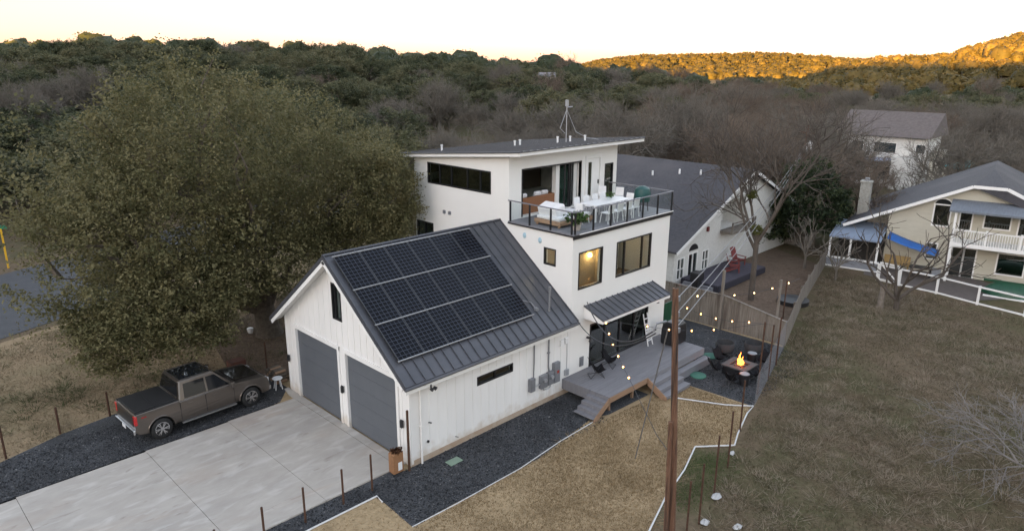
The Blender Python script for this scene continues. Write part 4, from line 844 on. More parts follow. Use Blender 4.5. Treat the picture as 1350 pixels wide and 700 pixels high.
# ------------------------------------------------------------ pickup truck (local: x forward, origin mid)
def truck():
    T=thing('pickup_truck',(-3.66,9.12,0),'grey brown crew cab pickup truck parked on the gravel under the oak','truck',rz=R(2.5)); T.scale=(.955,1,1)
    paint=mat('brownish_grey_car_paint',(.115,.098,.085),rough=.32,metal=.65,coat=.8); chrome=mat('chrome',(.55,.55,.56),rough=.18,metal=1)
    dk=mat('dark_car_glass',(.008,.009,.011),rough=.05,spec=.4); blk=mat('matte_black_trim',(.015,.015,.016),rough=.6); roofm=mat('glass_roof',(.01,.012,.016),rough=.06,coat=1)
    RW,FW,WR=-1.86,1.84,.41
    def arch(cx,r=.50,n=9): return [(cx+r*math.cos(math.pi*i/n),.40+r*math.sin(math.pi*i/n)) for i in range(n+1)][::-1]
    prof=[(-2.98,.55)]+[(-2.98,1.16),(-2.93,1.26),(-1.08,1.28),(-1.06,1.22),(.98,1.20),(1.25,1.20),(2.55,1.10),(2.83,1.02),(2.93,.80),(2.93,.50)]
    bot=[(2.84,.42)]+arch(FW)[::-1]+arch(RW)[::-1]+[(-2.85,.45)]
    hw=.985
    b=MB(); P=prof+bot
    # three y-layers for tumblehome: sides bulge at mid height
    def yy(z,s): return s*(hw-.055*max(0,(z-.85))/.45-.03*max(0,(.7-z))/.3)
    L_=[(x,yy(z,1),z) for x,z in P]; R_=[(x,yy(z,-1),z) for x,z in P]; n=len(P)
    b.add(R_+L_,[tuple(range(n)),tuple(range(n,2*n))[::-1]]+[(i,n+i,n+(i+1)%n,(i+1)%n) for i in range(n)])
    body=obj('body',b,paint,T,local=True,bevel=.045)
    cabm=MB(); 
    def frust(mb,b0,b1,t0,t1,zb,zt_,wb,wt): mb.add([(b0,-wb,zb),(b1,-wb,zb),(b1,wb,zb),(b0,wb,zb),(t0,-wt,zt_),(t1,-wt,zt_),(t1,wt,zt_),(t0,wt,zt_)],[(0,3,2,1),(4,5,6,7),(0,1,5,4),(1,2,6,5),(2,3,7,6),(3,0,4,7)])
    frust(cabm,-1.10,1.22,-.95,.42,1.18,1.93,.925,.70); cb=obj('cab',cabm,paint,T,local=True,bevel=.05)
    def yside(z): return .925-(z-1.18)/(1.93-1.18)*.225
    for s in (-1,1):
        for pts in ([(-.86,1.27),(.02,1.27),(.02,1.80),(-.80,1.80)],[(.10,1.27),(.97,1.27),(.47,1.80),(.10,1.80)]):
            m_=MB().ext([(x,s*(yside(z)+.004),z) for x,z in pts],(0,s*.008,0)); obj('side_window',m_,dk,T,local=True)
        obj('belt_trim',MB().box(-.9,1.0,s*.925-.01,s*.925+.012,1.225,1.245),chrome,T,local=True)
    # windshield, rear window
    m_=MB().add([(1.215,-.84,1.22),(1.215,.84,1.22),(.475,.66,1.90),(.475,-.66,1.90)],[(0,1,2,3)]); 
    def quadpanel(c,th,mt,nm):
        a,b_,c_,d=[Vector(q) for q in c]; n_=(b_-a).cross(d-a).normalized()*th; m=MB().ext([a,b_,c_,d],n_); return obj(nm,m,mt,T,local=True)
    quadpanel([(1.19,-.84,1.245),(1.19,.84,1.245),(.50,.665,1.895),(.50,-.665,1.895)],.012,dk,'windshield')
    quadpanel([(-1.085,.80,1.36),(-1.085,-.80,1.36),(-.975,-.66,1.86),(-.975,.66,1.86)],.012,dk,'rear_window')
    obj('roof_glass',MB().box(-.85,.36,-.60,.60,1.925,1.94),roofm,T,local=True,bevel=.006)
    for s in (-1,1): obj('roof_rail',MB().box(-.9,.40,s*.67-.02,s*.67+.02,1.91,1.95),paint,T,local=True)
    obj('tonneau_cover',MB().box(-2.86,-1.98,-.80,.80,1.27,1.315).box(-1.97,-1.14,-.80,.80,1.27,1.31),blk,T,local=True,bevel=.012)
    for s in (-1,1): obj('bed_rail_cap',MB().box(-2.92,-1.12,s*.87-.05,s*.87+.045,1.262,1.29),blk,T,local=True)
    # hood raised panel
    quadpanel([(1.32,-.66,1.215),(2.45,-.60,1.135),(2.45,.60,1.135),(1.32,.66,1.215)],.035,mat('dark_reflective_hood',(.045,.04,.037),rough=.15,metal=.6,coat=1),'hood')
    obj('grille',MB().box(2.90,2.955,-.62,.62,.62,.98),blk,T,local=True,bevel=.01); 
    gg=MB()
    for z in (.70,.80,.90): gg.box(2.956,2.975,-.58,.58,z-.02,z+.02)
    obj('grille_bar',gg,chrome,T,local=True)
    for s in (-1,1):
        obj('headlight',MB().box(2.70,2.95,s*.80-.14,s*.80+.14,.80,1.00),mat('headlight_lens',(.6,.6,.62),rough=.1,coat=1),T,local=True,bevel=.03)
        obj('tail_light',MB().box(-3.0,-2.84,s*.87-.085,s*.87+.075,.84,1.20),mat('red_tail_light',(.45,.01,.01),rough=.2,coat=1),T,local=True,bevel=.02)
        mr=obj('mirror',MB().box(.90,1.08,s*1.16-.11,s*1.16+.11,1.20,1.44),paint,T,local=True,bevel=.04); obj('mirror_arm',MB().box(.96,1.04,min(s*.92,s*1.1),max(s*.92,s*1.1),1.22,1.28),blk,mr,local=True)
        obj('running_board',MB().box(-1.10,1.15,s*1.0-.08,s*1.0+.08,.36,.41),mat('step_bar',(.22,.22,.22),rough=.4,metal=.7),T,local=True,bevel=.015)
        sm=MB()
        for x in (-1.08,-.04-.02,1.12): sm.box(x-.006,x+.006,s*.975-.022,s*.975+.0145,.5,1.20)
        obj('door_seam',sm,blk,T,local=True)
        for x in (-.78,.22): obj('door_handle',MB().box(x,x+.2,s*.965-.01,s*.965+.035,1.03,1.07),paint,T,local=True,bevel=.01)
        obj('fender_flare',MB().tube([(RW+.52*math.cos(t_),s*.975,.40+.52*math.sin(t_)) for t_ in np.linspace(0.05,3.09,12)],.028,6).tube([(FW+.52*math.cos(t_),s*.975,.40+.52*math.sin(t_)) for t_ in np.linspace(0.05,3.09,12)],.028,6),paint,T,local=True,smooth=True)
    obj('side_decal',MB().box(-2.62,-2.46,-.962,-.957,1.06,1.11).box(-2.43,-2.36,-.962,-.957,1.06,1.11),mat('red_decal',(.3,.02,.02)),T,local=True)
    obj('rear_bumper',MB().box(-3.12,-2.96,-.9,.9,.46,.66),chrome,T,local=True,bevel=.03); obj('license_plate',MB().box(-3.13,-3.121,-.15,.15,.5,.64),M['whiteplastic'],T,local=True)
    obj('front_bumper',MB().box(2.90,3.06,-.93,.93,.42,.62),chrome,T,local=True,bevel=.03)
    obj('tailgate_panel',MB().box(-3.0,-2.981,-.74,.74,.74,1.18),mat('darker_tailgate_paint',(.06,.052,.047),rough=.35,metal=.6),T,local=True,bevel=.008)
    obj('underbody',MB().box(-2.7,2.7,-.62,.62,.32,.7),blk,T,local=True)
    whl=[]
    for x in (RW,FW):
        for s in (-1,1):
            wl=MB().lathe([(.25,-.13),(.36,-.14),(.405,-.11),(.41,0),(.405,.11),(.36,.14),(.25,.13)],(0,0,0),28,axis='y')
            tr=obj('wheel',wl,M['rubber'],T,local=True,smooth=True); tr.location=(x,s*.86,.41)
            rm=MB().lathe([(.26,-.03),(.26,.0),(.245,.02),(.21,.02)] if 0 else [(.265,-.06),(.265,.06)],(0,s*.02,0),24,axis='y')
            obj('hub',rm,blk,tr,local=True)
            sp=MB().lathe([(.075,-.02),(.075,.02)],(0,s*.115,0),12,axis='y')
            for k in range(6):
                a=2*math.pi*k/6
                for da in (-.16,.16): sp.bar((.05*math.cos(a),s*.105,.05*math.sin(a)),(.255*math.cos(a+da),s*.125,.255*math.sin(a+da)),.035,.045,up=(0,1,0))
            sp.lathe([(.245,s*.10),(.245,s*.135),(.27,s*.135),(.27,s*.10)] if s>0 else [(.27,-.10),(.27,-.135),(.245,-.135),(.245,-.10)],(0,0,0),28,axis='y')
            obj('rim',sp,chrome,tr,local=True)
    for c in kids(T):
        if c.name.startswith('wheel'): continue
        for v in c.data.vertices:
            if v.co.x>2.35: v.co.x=2.35+(v.co.x-2.35)*.62
            elif v.co.x<-2.4: v.co.x=-2.4+(v.co.x+2.4)*.66
truck()
# ------------------------------------------------------------ posts, edging, pole, wires
def post(name,x,y,h,label,cat,group=None,r=.035,m='rust',wdn=.0,lean=(0,0)):
    b=MB().tube([(x,y,-.1),(x+lean[0],y+lean[1],h)],r,7)
    solo(name,b,M[m],(x,y,0),label,cat,group,smooth=False)
ords=['nearest','second','third','fourth','fifth','sixth','seventh','eighth']
for i,(x,y,h) in enumerate([(-6.27,11.35,1.05),(-8.04,11.17,1.1),(-9.87,10.51,1.3)]): post('fence_post',x,y,h,f'rusty steel post behind the gravel, {ords[i]} to the left of the truck','post','rusty posts behind the gravel parking',r=.04)
post('fence_post',.23,11.13,1.35,'rusty steel post behind the truck hood near the oak trunk','post',r=.04)
for i,(x,y,h) in enumerate([(-1.78,-.22,1.34),(-2.85,-.2,1.26),(-4.18,-.18,1.22),(-5.5,-.2,1.2),(-6.9,-.25,1.2)]):
    post('fence_post',x,y,h,f'rusty steel post between the driveway and white edging, {ords[i]} to the garage','post','rusty posts along the driveway')
post('gate_post',-.2,-.13,2.3,'tall rusty steel post standing at the garage front corner','post',r=.045)
for i,(x,y,h) in enumerate([(3.74,-8.63,1.9),(4.32,-8.7,2.05),(6.09,-8.22,2.09),(7.82,-7.77,2.14),(10.48,-6.84,2.1)]):
    post('field_post',x,y,h-.2*(i==0),f'thin tall rusty post along the field boundary, {["lowest in the photo","second up from the bottom edge","third up from the bottom edge","fourth up from the bottom edge","nearest the gravel patio corner"][i]}','post','rusty posts along the field boundary',r=.032,lean=(.05,.02))
for i,(x,y,h,l) in enumerate([(13.89,-5.86,3.3,'tallest rusty pole at the patio edge carrying string lights'),(15.66,-5.49,2.6,'rusty pole at the patio edge right of the fire bowl'),(17.4,-5.05,2.4,'rusty pole near the back right corner of the patio')]): post('light_pole',x,y,h,l,'pole',r=.035)
def line(name,pts,r,m,label,cat,group=None): return solo(name,MB().tube(pts,r,5),M[m],pts[0],label,cat,group)
line('white_edging',[(-12,-.62,.03),(-1.86,-.6,.03),(-1.93,-1.0,.03)],.03,'pvc','long white pipe edging beside the driveway gravel','edging')
line('white_edging',[(-2.0,-2.66,.02),(-.3,-2.72,.02),(2.6,-2.74,.03),(5,-2.5,.02),(7.1,-2.45,.03)],.018,'pvc','thin white edging between the gravel strip and straw lawn','edging')
line('white_edging',[(10.95,-3.35,.04),(12.0,-5.4,.04),(12.73,-6.27,.04),(12.0,-6.37,.04),(10.2,-6.9,.04),(9.3,-7.24,.04)],.03,'pvc','white pipe edging curving round the patio gravel corner','edging')
line('white_edging',[(9.3,-7.24,.05),(8.69,-6.72,.05),(8.17,-6.27,.05)],.03,'pvc','short white pipe crossing the green grass patch','edging')
line('white_edging',[(8.17,-6.27,.04),(6.6,-6.8,.04),(4.74,-7.24,.04),(2.6,-7.95,.04)],.03,'pvc','long white pipe edging between straw lawn and green patch','edging')
for i,(x,y,s_) in enumerate([(5.91,-8.4,.22),(4.46,-8.83,.17),(4.96,-9.64,.17),(8.7,-7.45,.13)]):
    b=MB().ball((x,y,.06),s_,s_*.65,s_*.35,9); b.v=[(a+rng.normal()*.018,c+rng.normal()*.018,d+rng.normal()*.018) for a,c,d in b.v]
    solo('rock',b,M['rock'],(x,y,0),['pale rock nearest the boundary posts','small pale rock by the boundary post foot','pale rock lowest in the field','small pale rock beside the white pipe corner'][i],'rock','pale rocks along the field boundary')
# utility pole
up=thing('utility_pole',(1.33,-9.62,0),'tall weathered brown wooden utility pole standing in the side yard','utility pole')
PT=Vector((1.3,-9.12,8.35)); obj('pole',MB().tube([(1.33,-9.62,-.3),(1.32,-9.4,4),PT],[.10,.09,.075],12),M['pole'],up,smooth=True)
[obj('insulator',MB().box(1.36,1.47,y-.04,y+.04,z,z+.12),M['steel'],up) for y,z in ((-9.14,8.0),(-9.16,7.6),(-9.2,7.2))]; obj('service_bracket',MB().tube([(1.2,-9.0,7.5),(1.0,-8.85,7.45),(.95,-8.8,7.25)],.03,6),M['steel'],up)
solo('pole_stub',MB().tube([(1.12,-9.52,-.2),(1.12,-9.36,4.95)],[.065,.055],10),M['pole'],(.98,-9.42,0),'shorter dark wooden stub pole strapped beside the utility pole','pole',smooth=True)
def cat_(a,b,sag,n=14):
    a,b=Vector(a),Vector(b); return [a.lerp(b,i/n)-Vector((0,0,sag*4*(i/n)*(1-i/n))) for i in range(n+1)]
P2=Vector((52,9.2,6.2)); px2=[pole_z for pole_z in (0,.0,.0)]
for i,(za,dz) in enumerate(((8.05,.35),(7.65,.0),(7.25,-.35))):
    pts=cat_((1.45,-9.1,za),(52,9.0,6.3+dz*.8),.55,24); solo('power_line',MB().tube(pts,.013,5),M['wiregrey'],pts[0],['upper','middle','lower'][i]+' grey power line running from the utility pole to the transformer pole','power line','power lines between the two poles')
pts=cat_((.98,-8.85,7.3),(9.2,-.2,3.9),.9,18); line('service_drop',pts,.022,'wire','drooping black service cable from the pole to the house canopy','cable')
pts=cat_((.98,-8.85,7.2),(8.3,-.35,3.45),.7,18); line('service_drop',pts,.018,'wire','second black cable sagging from the pole to the garage eave','cable')
pts=[(1.2,-9.05,7.3),(6.0,-5.15,.0)]; line('guy_wire',pts,.02,'wiregrey','grey guy wire slanting from the pole down to the straw lawn','guy wire')
# second pole with transformer
up2=thing('utility_pole',(52.3,9.1,0),'distant utility pole with pale transformer can above the juniper','utility pole')
obj('pole',MB().tube([(52.3,9.1,-.2),(52.3,9.1,8.3)],[.16,.12],9),M['pole'],up2); obj('transformer',MB().tube([(52.0,8.6,5.75),(52.0,8.6,6.75)],.30,14).tube([(52,8.6,6.75),(52,8.6,6.95)],.08,8),M['whiteplastic'],up2,smooth=True)
obj('crossarm',MB().bar((51.8,8.3,7.6),(52.8,9.9,7.6),.09,.1),M['pole'],up2)
# street sign
sg=thing('street_sign',(-4.5,39,0),'green street name blade on a yellow post beside the road','sign')
obj('post',MB().box(-4.54,-4.44,38.95,39.05,0,2.75),mat('yellow_paint',(.75,.42,.02)),sg); obj('sign_blade',MB().bar((-4.75,39.35,2.85),(-4.2,38.65,2.85),.03,.22),mat('sign_green',(.01,.22,.12)),sg)
# string lights
def string(name,pts,bulbs,label,m='bulb'):
    r=thing(name,pts[0],label,'string lights','patio string lights'); 
    obj('cord',MB().tube(pts,.009,4),M['wire'],r)
    for p in bulbs: 
        o=obj('bulb',MB().ball(tuple(p),.03,.03,.038,8),M[m],r,smooth=True)
        
pl_=[(15.66,-.1,2.9),(15.62,-.5,2.5),(15.32,-1.38,2.42),(15.12,-2.23,2.4),(15.07,-3.03,2.4),(15.14,-3.79,2.45),(15.31,-4.5,2.55),(15.66,-5.49,2.6)]
string('string_light',pl_,pl_[1:7],'string of warm bulbs crossing the patio above the fire bowl')
pl_=[(9.5,-1.0,3.2),(11.76,-1.55,2.5),(12.29,-2.33,2.42),(12.92,-3.07,2.4),(13.61,-3.74,2.45),(13.94,-5.8,3.2)]
string('string_light',pl_,pl_[1:5],'string of warm bulbs from the canopy to the tallest patio pole')
pl_=[(15.6,.0,3.0),(16.8,-1.04,2.6),(18.51,-2.11,2.5),(19.56,-2.63,2.5),(20.94,-2.93,2.5),(22.44,-3.12,2.5),(23.4,-3.3,2.6)]
string('string_light',pl_,pl_[1:6],'string of warm bulbs passing over the weathered fence',m='bulbw')
def vp(u,v,A,B):
    d=pray(u,v); nx_,ny_=-(B[1]-A[1]),(B[0]-A[0]); k=((A[0]-CX)*nx_+(A[1]-CY)*ny_)/(d.x*nx_+d.y*ny_); return Vector((CX,CY,CZ))+d*k
A_,B_=(9.3,-1.0),(1.3,-9.4); bl=[vp(u,v,A_,B_) for u,v in ((799,426),(803,440),(808,454.7),(815,469.6),(821.5,483.6),(829,498))]
string('string_light',[Vector((9.3,-1.0,3.2))]+bl+[Vector((2.4,-8.2,3.6)),Vector((1.35,-9.3,3.9))],bl,'string of warm bulbs hanging over the deck from the canopy corner')
# ------------------------------------------------------------ fences
def boardfence(name,pts,h,label,m='fencewood',cap=True):
    r=thing(name,(pts[0][0],pts[0][1],0),label,'fence')
    b=MB(); rails=MB()
    for (ax,ay,ah),(bx,by,bh) in zip([(*p,h) if len(p)==2 else p for p in pts],[(*p,h) if len(p)==2 else p for p in pts][1:]):
        L_=math.hypot(bx-ax,by-ay); n=int(L_/.15); dx,dy=(bx-ax)/L_,(by-ay)/L_
        for i in range(n):
            t=(i+.5)/n; x,y=ax+(bx-ax)*t,ay+(by-ay)*t; hh=ah+(bh-ah)*t+rr.uniform(-.03,.03); b.obox((x,y,hh/2+.02),(dx*.068,dy*.068,0),(-dy*.01,dx*.01,0),(0,0,hh/2-.02))
        for q in (.25,.88): rails.bar((ax-dy*.035,ay+dx*.035,ah*q),(bx-dy*.035,by+dx*.035,bh*q),.04,.09)
        if cap: rails.bar((ax,ay,ah+.04),(bx,by,bh+.04),.14,.035)
        np_=max(1,int(L_/2.4))
        for i in range(np_+1):
            t=i/np_; x,y=ax+(bx-ax)*t-dy*.07,ay+(by-ay)*t+dx*.07; obj('post',MB().box(x-.045,x+.045,y-.045,y+.045,0,(ah+(bh-ah)*t)+.02),M[m],r)
    obj('fence_board',b,M[m],r); obj('rail',rails,M[m],r)
boardfence('wood_fence',[(19.7,2.6,1.9),(19.85,-.9,1.85),(19.95,-4.27,1.25)],1.8,'weathered grey wood fence closing the far side of the gravel patio')
boardfence('wood_fence',[(20.05,-4.3,1.3),(26.3,-2.4,1.3),(36.2,.15,1.3)],1.3,'long grey wood fence running away beside the open field',cap=False)
boardfence('wood_fence',[(41.5,4.6,1.9),(38.6,7.6,1.9),(33.5,9.4,1.9)] if 0 else [(39.5,7.2,1.8),(41.0,2.9,1.8)],1.8,'pale wood fence panel behind the neighbour yard')
solo('tall_wood_post',MB().box(19.60,19.72,-.92,-.80,0,3.3),M['fencewood'],(19.66,-.86,0),'tall square wooden post rising above the patio fence','post')
solo('tall_wood_post',MB().box(20.4,20.5,-3.6,-3.5,0,3.2),M['fencewood'],(20.45,-3.55,0),'leaning wooden post behind the low end of the patio fence','post')
post('light_pole',22.5,-3.0,2.6,'thin rusty post in the neighbour yard holding string lights','pole')
b=MB()
ws=[(12.75,-6.3),(19.95,-4.3)]
for z in np.arange(.1,1.5,.14): b.tube([(12.75,-6.3,z),(16.3,-5.32,z),(19.9,-4.32,z)],.004,3)
for t_ in np.arange(0,1,.018): b.tube([(12.75+7.2*t_,-6.3+2*t_,.05),(12.75+7.2*t_,-6.3+2*t_,1.4)],.004,3)
solo('wire_fence',b,M['wiregrey'],(12.75,-6.3,0),'thin wire mesh fence along the field side of the patio','fence')
b=MB()
for k in range(7): b.box(15.60+k*.14,15.60+k*.14+.13,.22,.26,.1,2.1)
b.box(15.58,16.6,.27,.31,.4,.5).box(15.58,16.6,.27,.31,1.7,1.8); solo('side_gate',b,M['green'],(15.58,.24,0),'dark green board gate beside the right corner of the house','gate')
# ------------------------------------------------------------ outdoor objects
def butterfly(loc,rz,label,group='black sling chairs round the fire bowl',s=1):
    r=thing('sling_chair',loc,label,'chair',group,rz); r.scale=(.86,.86,.86)
    b=MB(); nu,nv=9,9; vs=[]
    for i in range(nu):
        for j in range(nv):
            u=i/(nu-1)*2-1; v_=j/(nv-1)
            y=u*(.36-.16*v_); x=.40-.72*v_; z=.42-.22*math.sin(math.pi*min(1,v_*1.15))+.46*max(0,v_-.35)**1.2+.16*u*u*(1 if v_>.1 else .6)
            vs.append((x,y,z))
    fs=[(i*nv+j,(i+1)*nv+j,(i+1)*nv+j+1,i*nv+j+1) for i in range(nu-1) for j in range(nv-1)]
    o=obj('sling',b.add(vs,fs),M['cloth_black'],r,local=True,smooth=True); sd=o.modifiers.new('s','SOLIDIFY'); sd.thickness=.02
    f=MB()
    for s1 in (-1,1):
        f.tube([(.42,s1*.36,.50),(.1,s1*.1,.22),(-.34,-s1*.30,.02)],.012,5).tube([(-.36,s1*.32,.92),(-.05,s1*.05,.25),(.36,-s1*.32,.02)],.012,5)
    f.tube([(.36,-.32,.02),(.36,.32,.02)],.012,5).tube([(-.34,-.3,.02),(-.34,.3,.02)],.012,5)
    obj('frame',f,M['black'],r,local=True); return r
fb=(15.35,-4.25)
for i,((x,y),l) in enumerate([((14.5,-3.45),'black sling chair beside the green disc left of the fire bowl'),((15.75,-2.95),'black sling chair behind the green discs nearest the deck end'),((13.9,-4.6),'black sling chair in front of the fire bowl'),((15.25,-5.25),'black sling chair at the patio edge right of the fire bowl'),((17.0,-4.6),'black sling chair behind the fire bowl near the rusty poles')]):
    butterfly((x,y,.012),math.atan2(fb[1]-y,fb[0]-x),l)
butterfly((9.15,-.85,.75),R(-35),'black sling chair on the deck beside the sliding glass door','black sling chairs on the deck'); butterfly((10.35,-.55,.75),R(-70),'second black sling chair on the deck close against the glass','black sling chairs on the deck')
def wickerball(x,y,label):
    r=thing('round_chair',(x,y,.012),label,'chair','grey round chairs behind the fire bowl'); r.rotation_euler=(0,0,math.atan2(fb[1]-y,fb[0]-x)); r.scale=(.82,.82,.8)
    o=obj('shell',MB().lathe([(.25,.18),(.48,.32),(.56,.6),(.52,.85),(.50,.85),(.53,.6),(.45,.34),(.2,.24)],(0,0,0),16),M['steel'] if 0 else mat('charcoal_weave',(.03,.032,.035),(.05,.05,.055),scale=20),r,local=True,smooth=True)
    obj('cushion',MB().lathe([(.40,.3),(.42,.4),(.3,.44)],(0,0,0),14),M['gravel'] if 0 else mat('grey_cushion',(.06,.055,.05),(.045,.042,.04)),r,local=True,smooth=True); obj('base',MB().lathe([(.3,0),(.3,.05),(.1,.08),(.1,.2)],(0,0,0),12),M['black'],r,local=True)
wickerball(16.75,-2.75,'grey round tub chair behind the fire bowl, left one'); wickerball(17.7,-3.75,'grey round tub chair behind the fire bowl, right one')
for i,(x,y) in enumerate([(14.25,-3.35+.0),(15.85,-3.2)]):
    pass
for (x,y,l) in ((13.75,-3.1,'flat green round disc on the patio gravel nearest the lawn'),(16.15,-2.35,'flat green round disc on the gravel behind the sling chairs')):
    solo('round_cover',MB().lathe([(.36,0),(.36,.04),(.30,.07),(.0,.07)],(x,y,.014),20),mat('sea_green_plastic',(.05,.15,.11)),(x,y,0),l,'lid',smooth=True)
for (x,y,l) in ((14.35,-5.0,'black round bucket table in front of the fire bowl'),(16.75,-4.15,'black round bucket table right behind the fire bowl')):
    q=thing('bucket_table',(x,y,.012),l,'table'); obj('drum',MB().lathe([(.19,0),(.23,.5),(.23,.52)],(x,y,.012),18),M['black'],q,smooth=True); obj('top',MB().lathe([(.21,0),(.21,.02)],(x,y,.535),18),M['steel'],q)
fp_=thing('fire_pit',(fb[0],fb[1],0),'square dark fire bowl burning with orange flames','fire pit'); X0,Y0=fb
t=MB()
for a in ((-.6,.6,-.6,-.34),(-.6,.6,.34,.6),(-.6,-.34,-.34,.34),(.34,.6,-.34,.34)): t.box(X0+a[0],X0+a[1],Y0+a[2],Y0+a[3],.40,.46)
obj('rim',t,mat('grey_stone_top',(.07,.068,.07),(.05,.05,.05)),fp_); obj('bowl',MB().box(X0-.36,X0+.36,Y0-.36,Y0+.36,.18,.36),M['black'],fp_)
obj('base',MB().box(X0-.55,X0+.55,Y0-.55,Y0+.55,.012,.39),M['black'],fp_)
fl=MB()
for i in range(7):
    a=rr.uniform(0,6.28); d=rr.uniform(0,.12); x=X0+d*math.cos(a); y=Y0+d*math.sin(a); hh=rr.uniform(.22,.55)*(1.2-d*2)
    fl.tube([(x,y,.38),(x+.03,y-.02,.38+hh*.35),(x-.03+rr.uniform(-.05,.05),y+.02,.38+hh*.7),(x+rr.uniform(-.05,.05),y,.38+hh)],[.035,.05,.028,.004],7)
obj('flame',fl,M['flame'],fp_,smooth=True); lg=MB()
for i in range(5): a=i*1.25; lg.tube([(X0-.25*math.cos(a),Y0-.25*math.sin(a),.38),(X0+.25*math.cos(a),Y0+.25*math.sin(a),.42)],.045,7)
obj('log',lg,M['bark'],fp_); plight('fire_light',(X0,Y0,.95),1.0,(1,.42,.12),.15)
# covered grill on deck
c=MB(); zz=[(.78,1.0),(.95,1.03),(1.5,1.0),(1.72,.92),(1.86,.7)]
for i in range(4):
    z0,s0=zz[i];z1,s1=zz[i+1]; a=[(x*s,y*s,z) for z,s in ((z0,s0),(z1,s1)) for x,y in ((-.55,-.36),(.55,-.36),(.55,.36),(-.55,.36))]
    c.add([(p[0]+14.75,p[1]-1.1,p[2]) for p in a],[(0,1,5,4),(1,2,6,5),(2,3,7,6),(3,0,4,7)]+([(4,5,6,7)] if i==3 else [])+([(0,3,2,1)] if i==0 else []))
solo('covered_grill',c,M['black'],(14.75,-1.1,.75),'tall barbecue grill under a black cover at the right end of the deck','grill',bevel=.05)
# ladder
ld=thing('step_ladder',(13.7,-.35,.75),'white folding step ladder leaning by the glass door','ladder'); f=MB()
for x in (13.52,13.9): f.bar((x,-.52,.75),(x+.03*(1 if x<13.7 else -1),-.12,2.25),.05,.03)
obj('rail',f,M['whiteplastic'],ld)
for k in range(1,6): t_=k/6; obj('rung',MB().bar((13.54,-.52+.4*t_,.75+1.5*t_),(13.89,-.52+.4*t_,.75+1.5*t_),.07,.03),M['whiteplastic'],ld)
# paper bag at the garage corner, valve cover, stool, firewood
bg_=thing('yard_bag',(-.58,.12,.05),'brown paper yard bag full of leaves at the garage corner','bag')
obj('bag',MB().ext([(-.78,-.05,.05),(-.36,-.05,.05),(-.36,.26,.05),(-.78,.26,.05)],(0,0,.75)),mat('brown_paper',(.30,.15,.07),(.24,.12,.055),bump=.3,scale=8),bg_,bevel=.03)
obj('label_patch',MB().box(-.60,-.44,-.062,-.051,.15,.45),M['whiteplastic'],bg_)
v,f,t,p=crown((-.57,.10,.80),(.2,.15,.12),40,14,.06,.07); v=v-np.array((-.58,.12,.05)); o=bpy.data.objects.new('leaves',npmesh('leaves',v,f,t,leafmat('brown_leaves',(.06,.025,.012),(.1,.045,.02),(.16,.08,.04)))); COL.objects.link(o); o.parent=bg_
solo('valve_cover',MB().box(1.0,1.55,-.95,-.6,.012,.04),mat('green_valve_lid',(.18,.25,.19)),(1.2,-.76,0),'flat pale green valve cover in the gravel beside the garage','valve cover',bevel=.01)
s_=thing('stool',(-.35,8.95,.02),'small white plastic stool beside the left garage corner','stool'); obj('seat',MB().lathe([(.20,0),(.22,.03),(.2,.05),(.0,.055)],(-.35,8.95,.48),18),M['whiteplastic'],s_,smooth=True)
for a in range(4): an_=a*math.pi/2+.6; obj('leg',MB().tube([(-.35+.12*math.cos(an_),8.95+.12*math.sin(an_),.48),(-.35+.2*math.cos(an_),8.95+.2*math.sin(an_),.015)],.018,6),M['whiteplastic'],s_)
for i in range(26):
    x=-.1+rr.uniform(0,.05)+.45*(i%4)*.0; y=9.35+.16*(i%7); z=.1+.15*(i//7)
    solo('firewood_log',MB().tube([(x-.15,y+rr.uniform(-.02,.02),z),(x+.32,y+rr.uniform(-.03,.03),z+.01)],.07*rr.uniform(.8,1.1),8),M['bark'] if i%3 else M['rawwood'],(x,y,z),'split log in the firewood stack beside the garage corner','log','firewood stacked beside the garage corner')
solo('white_pot',MB().lathe([(.10,0),(.15,.15),(.16,.28),(.12,.3),(.0,.3)],(1.75,16.0,0),14),M['whiteplastic'],(1.75,16,0),'small white pot on the ground near the oak trunk','pot',smooth=True)
br=mat('rusty_panel',(.12,.045,.03),(.07,.03,.02)); solo('rusty_bin',MB().box(-1.2,-.5,11.6,12.1,0,.6),br,(-.85,11.85,0),'rusty brown metal bin behind the truck hood','bin',bevel=.02)
# ------------------------------------------------------------ balcony furniture
BZ=6.906
dbd=thing('daybed',(9.6,1.9,BZ),'low wooden daybed with white cushions on the balcony corner','daybed')
obj('frame',MB().box(8.75,11.0,1.05,2.5,BZ+.10,BZ+.26).box(8.8,8.9,1.1,1.2,BZ,BZ+.1).box(10.85,10.95,1.1,1.2,BZ,BZ+.1).box(8.8,8.9,2.35,2.45,BZ,BZ+.1).box(10.85,10.95,2.35,2.45,BZ,BZ+.1),mat('pale_teak',(.40,.26,.17),(.34,.21,.13),scale=5,stretch=(1,6,6)),dbd,bevel=.02)
obj('mattress',MB().box(8.82,10.95,1.12,2.44,BZ+.26,BZ+.42),M['cushion'],dbd,bevel=.06); obj('back_cushion',MB().obox((9.25,1.95,BZ+.62),(.28,0,.10),(0,.55,0),(-.06,0,.22)),M['cushion'],dbd,bevel=.07)
obj('pillow',MB().obox((9.9,2.25,BZ+.53),(.3,0,.03),(0,.2,.05),(0,-.03,.09)),M['cushion'],dbd,bevel=.07)
sf=thing('wicker_sofa',(10.6,4.4,BZ),'brown wicker sofa with white pillows in the open folding doors','sofa')
obj('frame',MB().box(9.6,11.7,4.0,4.15,BZ,BZ+.78).box(9.5,9.62,4.0,4.9,BZ,BZ+.6).box(11.7,11.85,4.0,4.9,BZ,BZ+.78).box(9.62,11.7,4.15,4.9,BZ+.05,BZ+.3),M['wicker'],sf,bevel=.03)
obj('cushion',MB().box(9.64,11.68,4.16,4.88,BZ+.3,BZ+.46),M['cushion'],sf,bevel=.05)
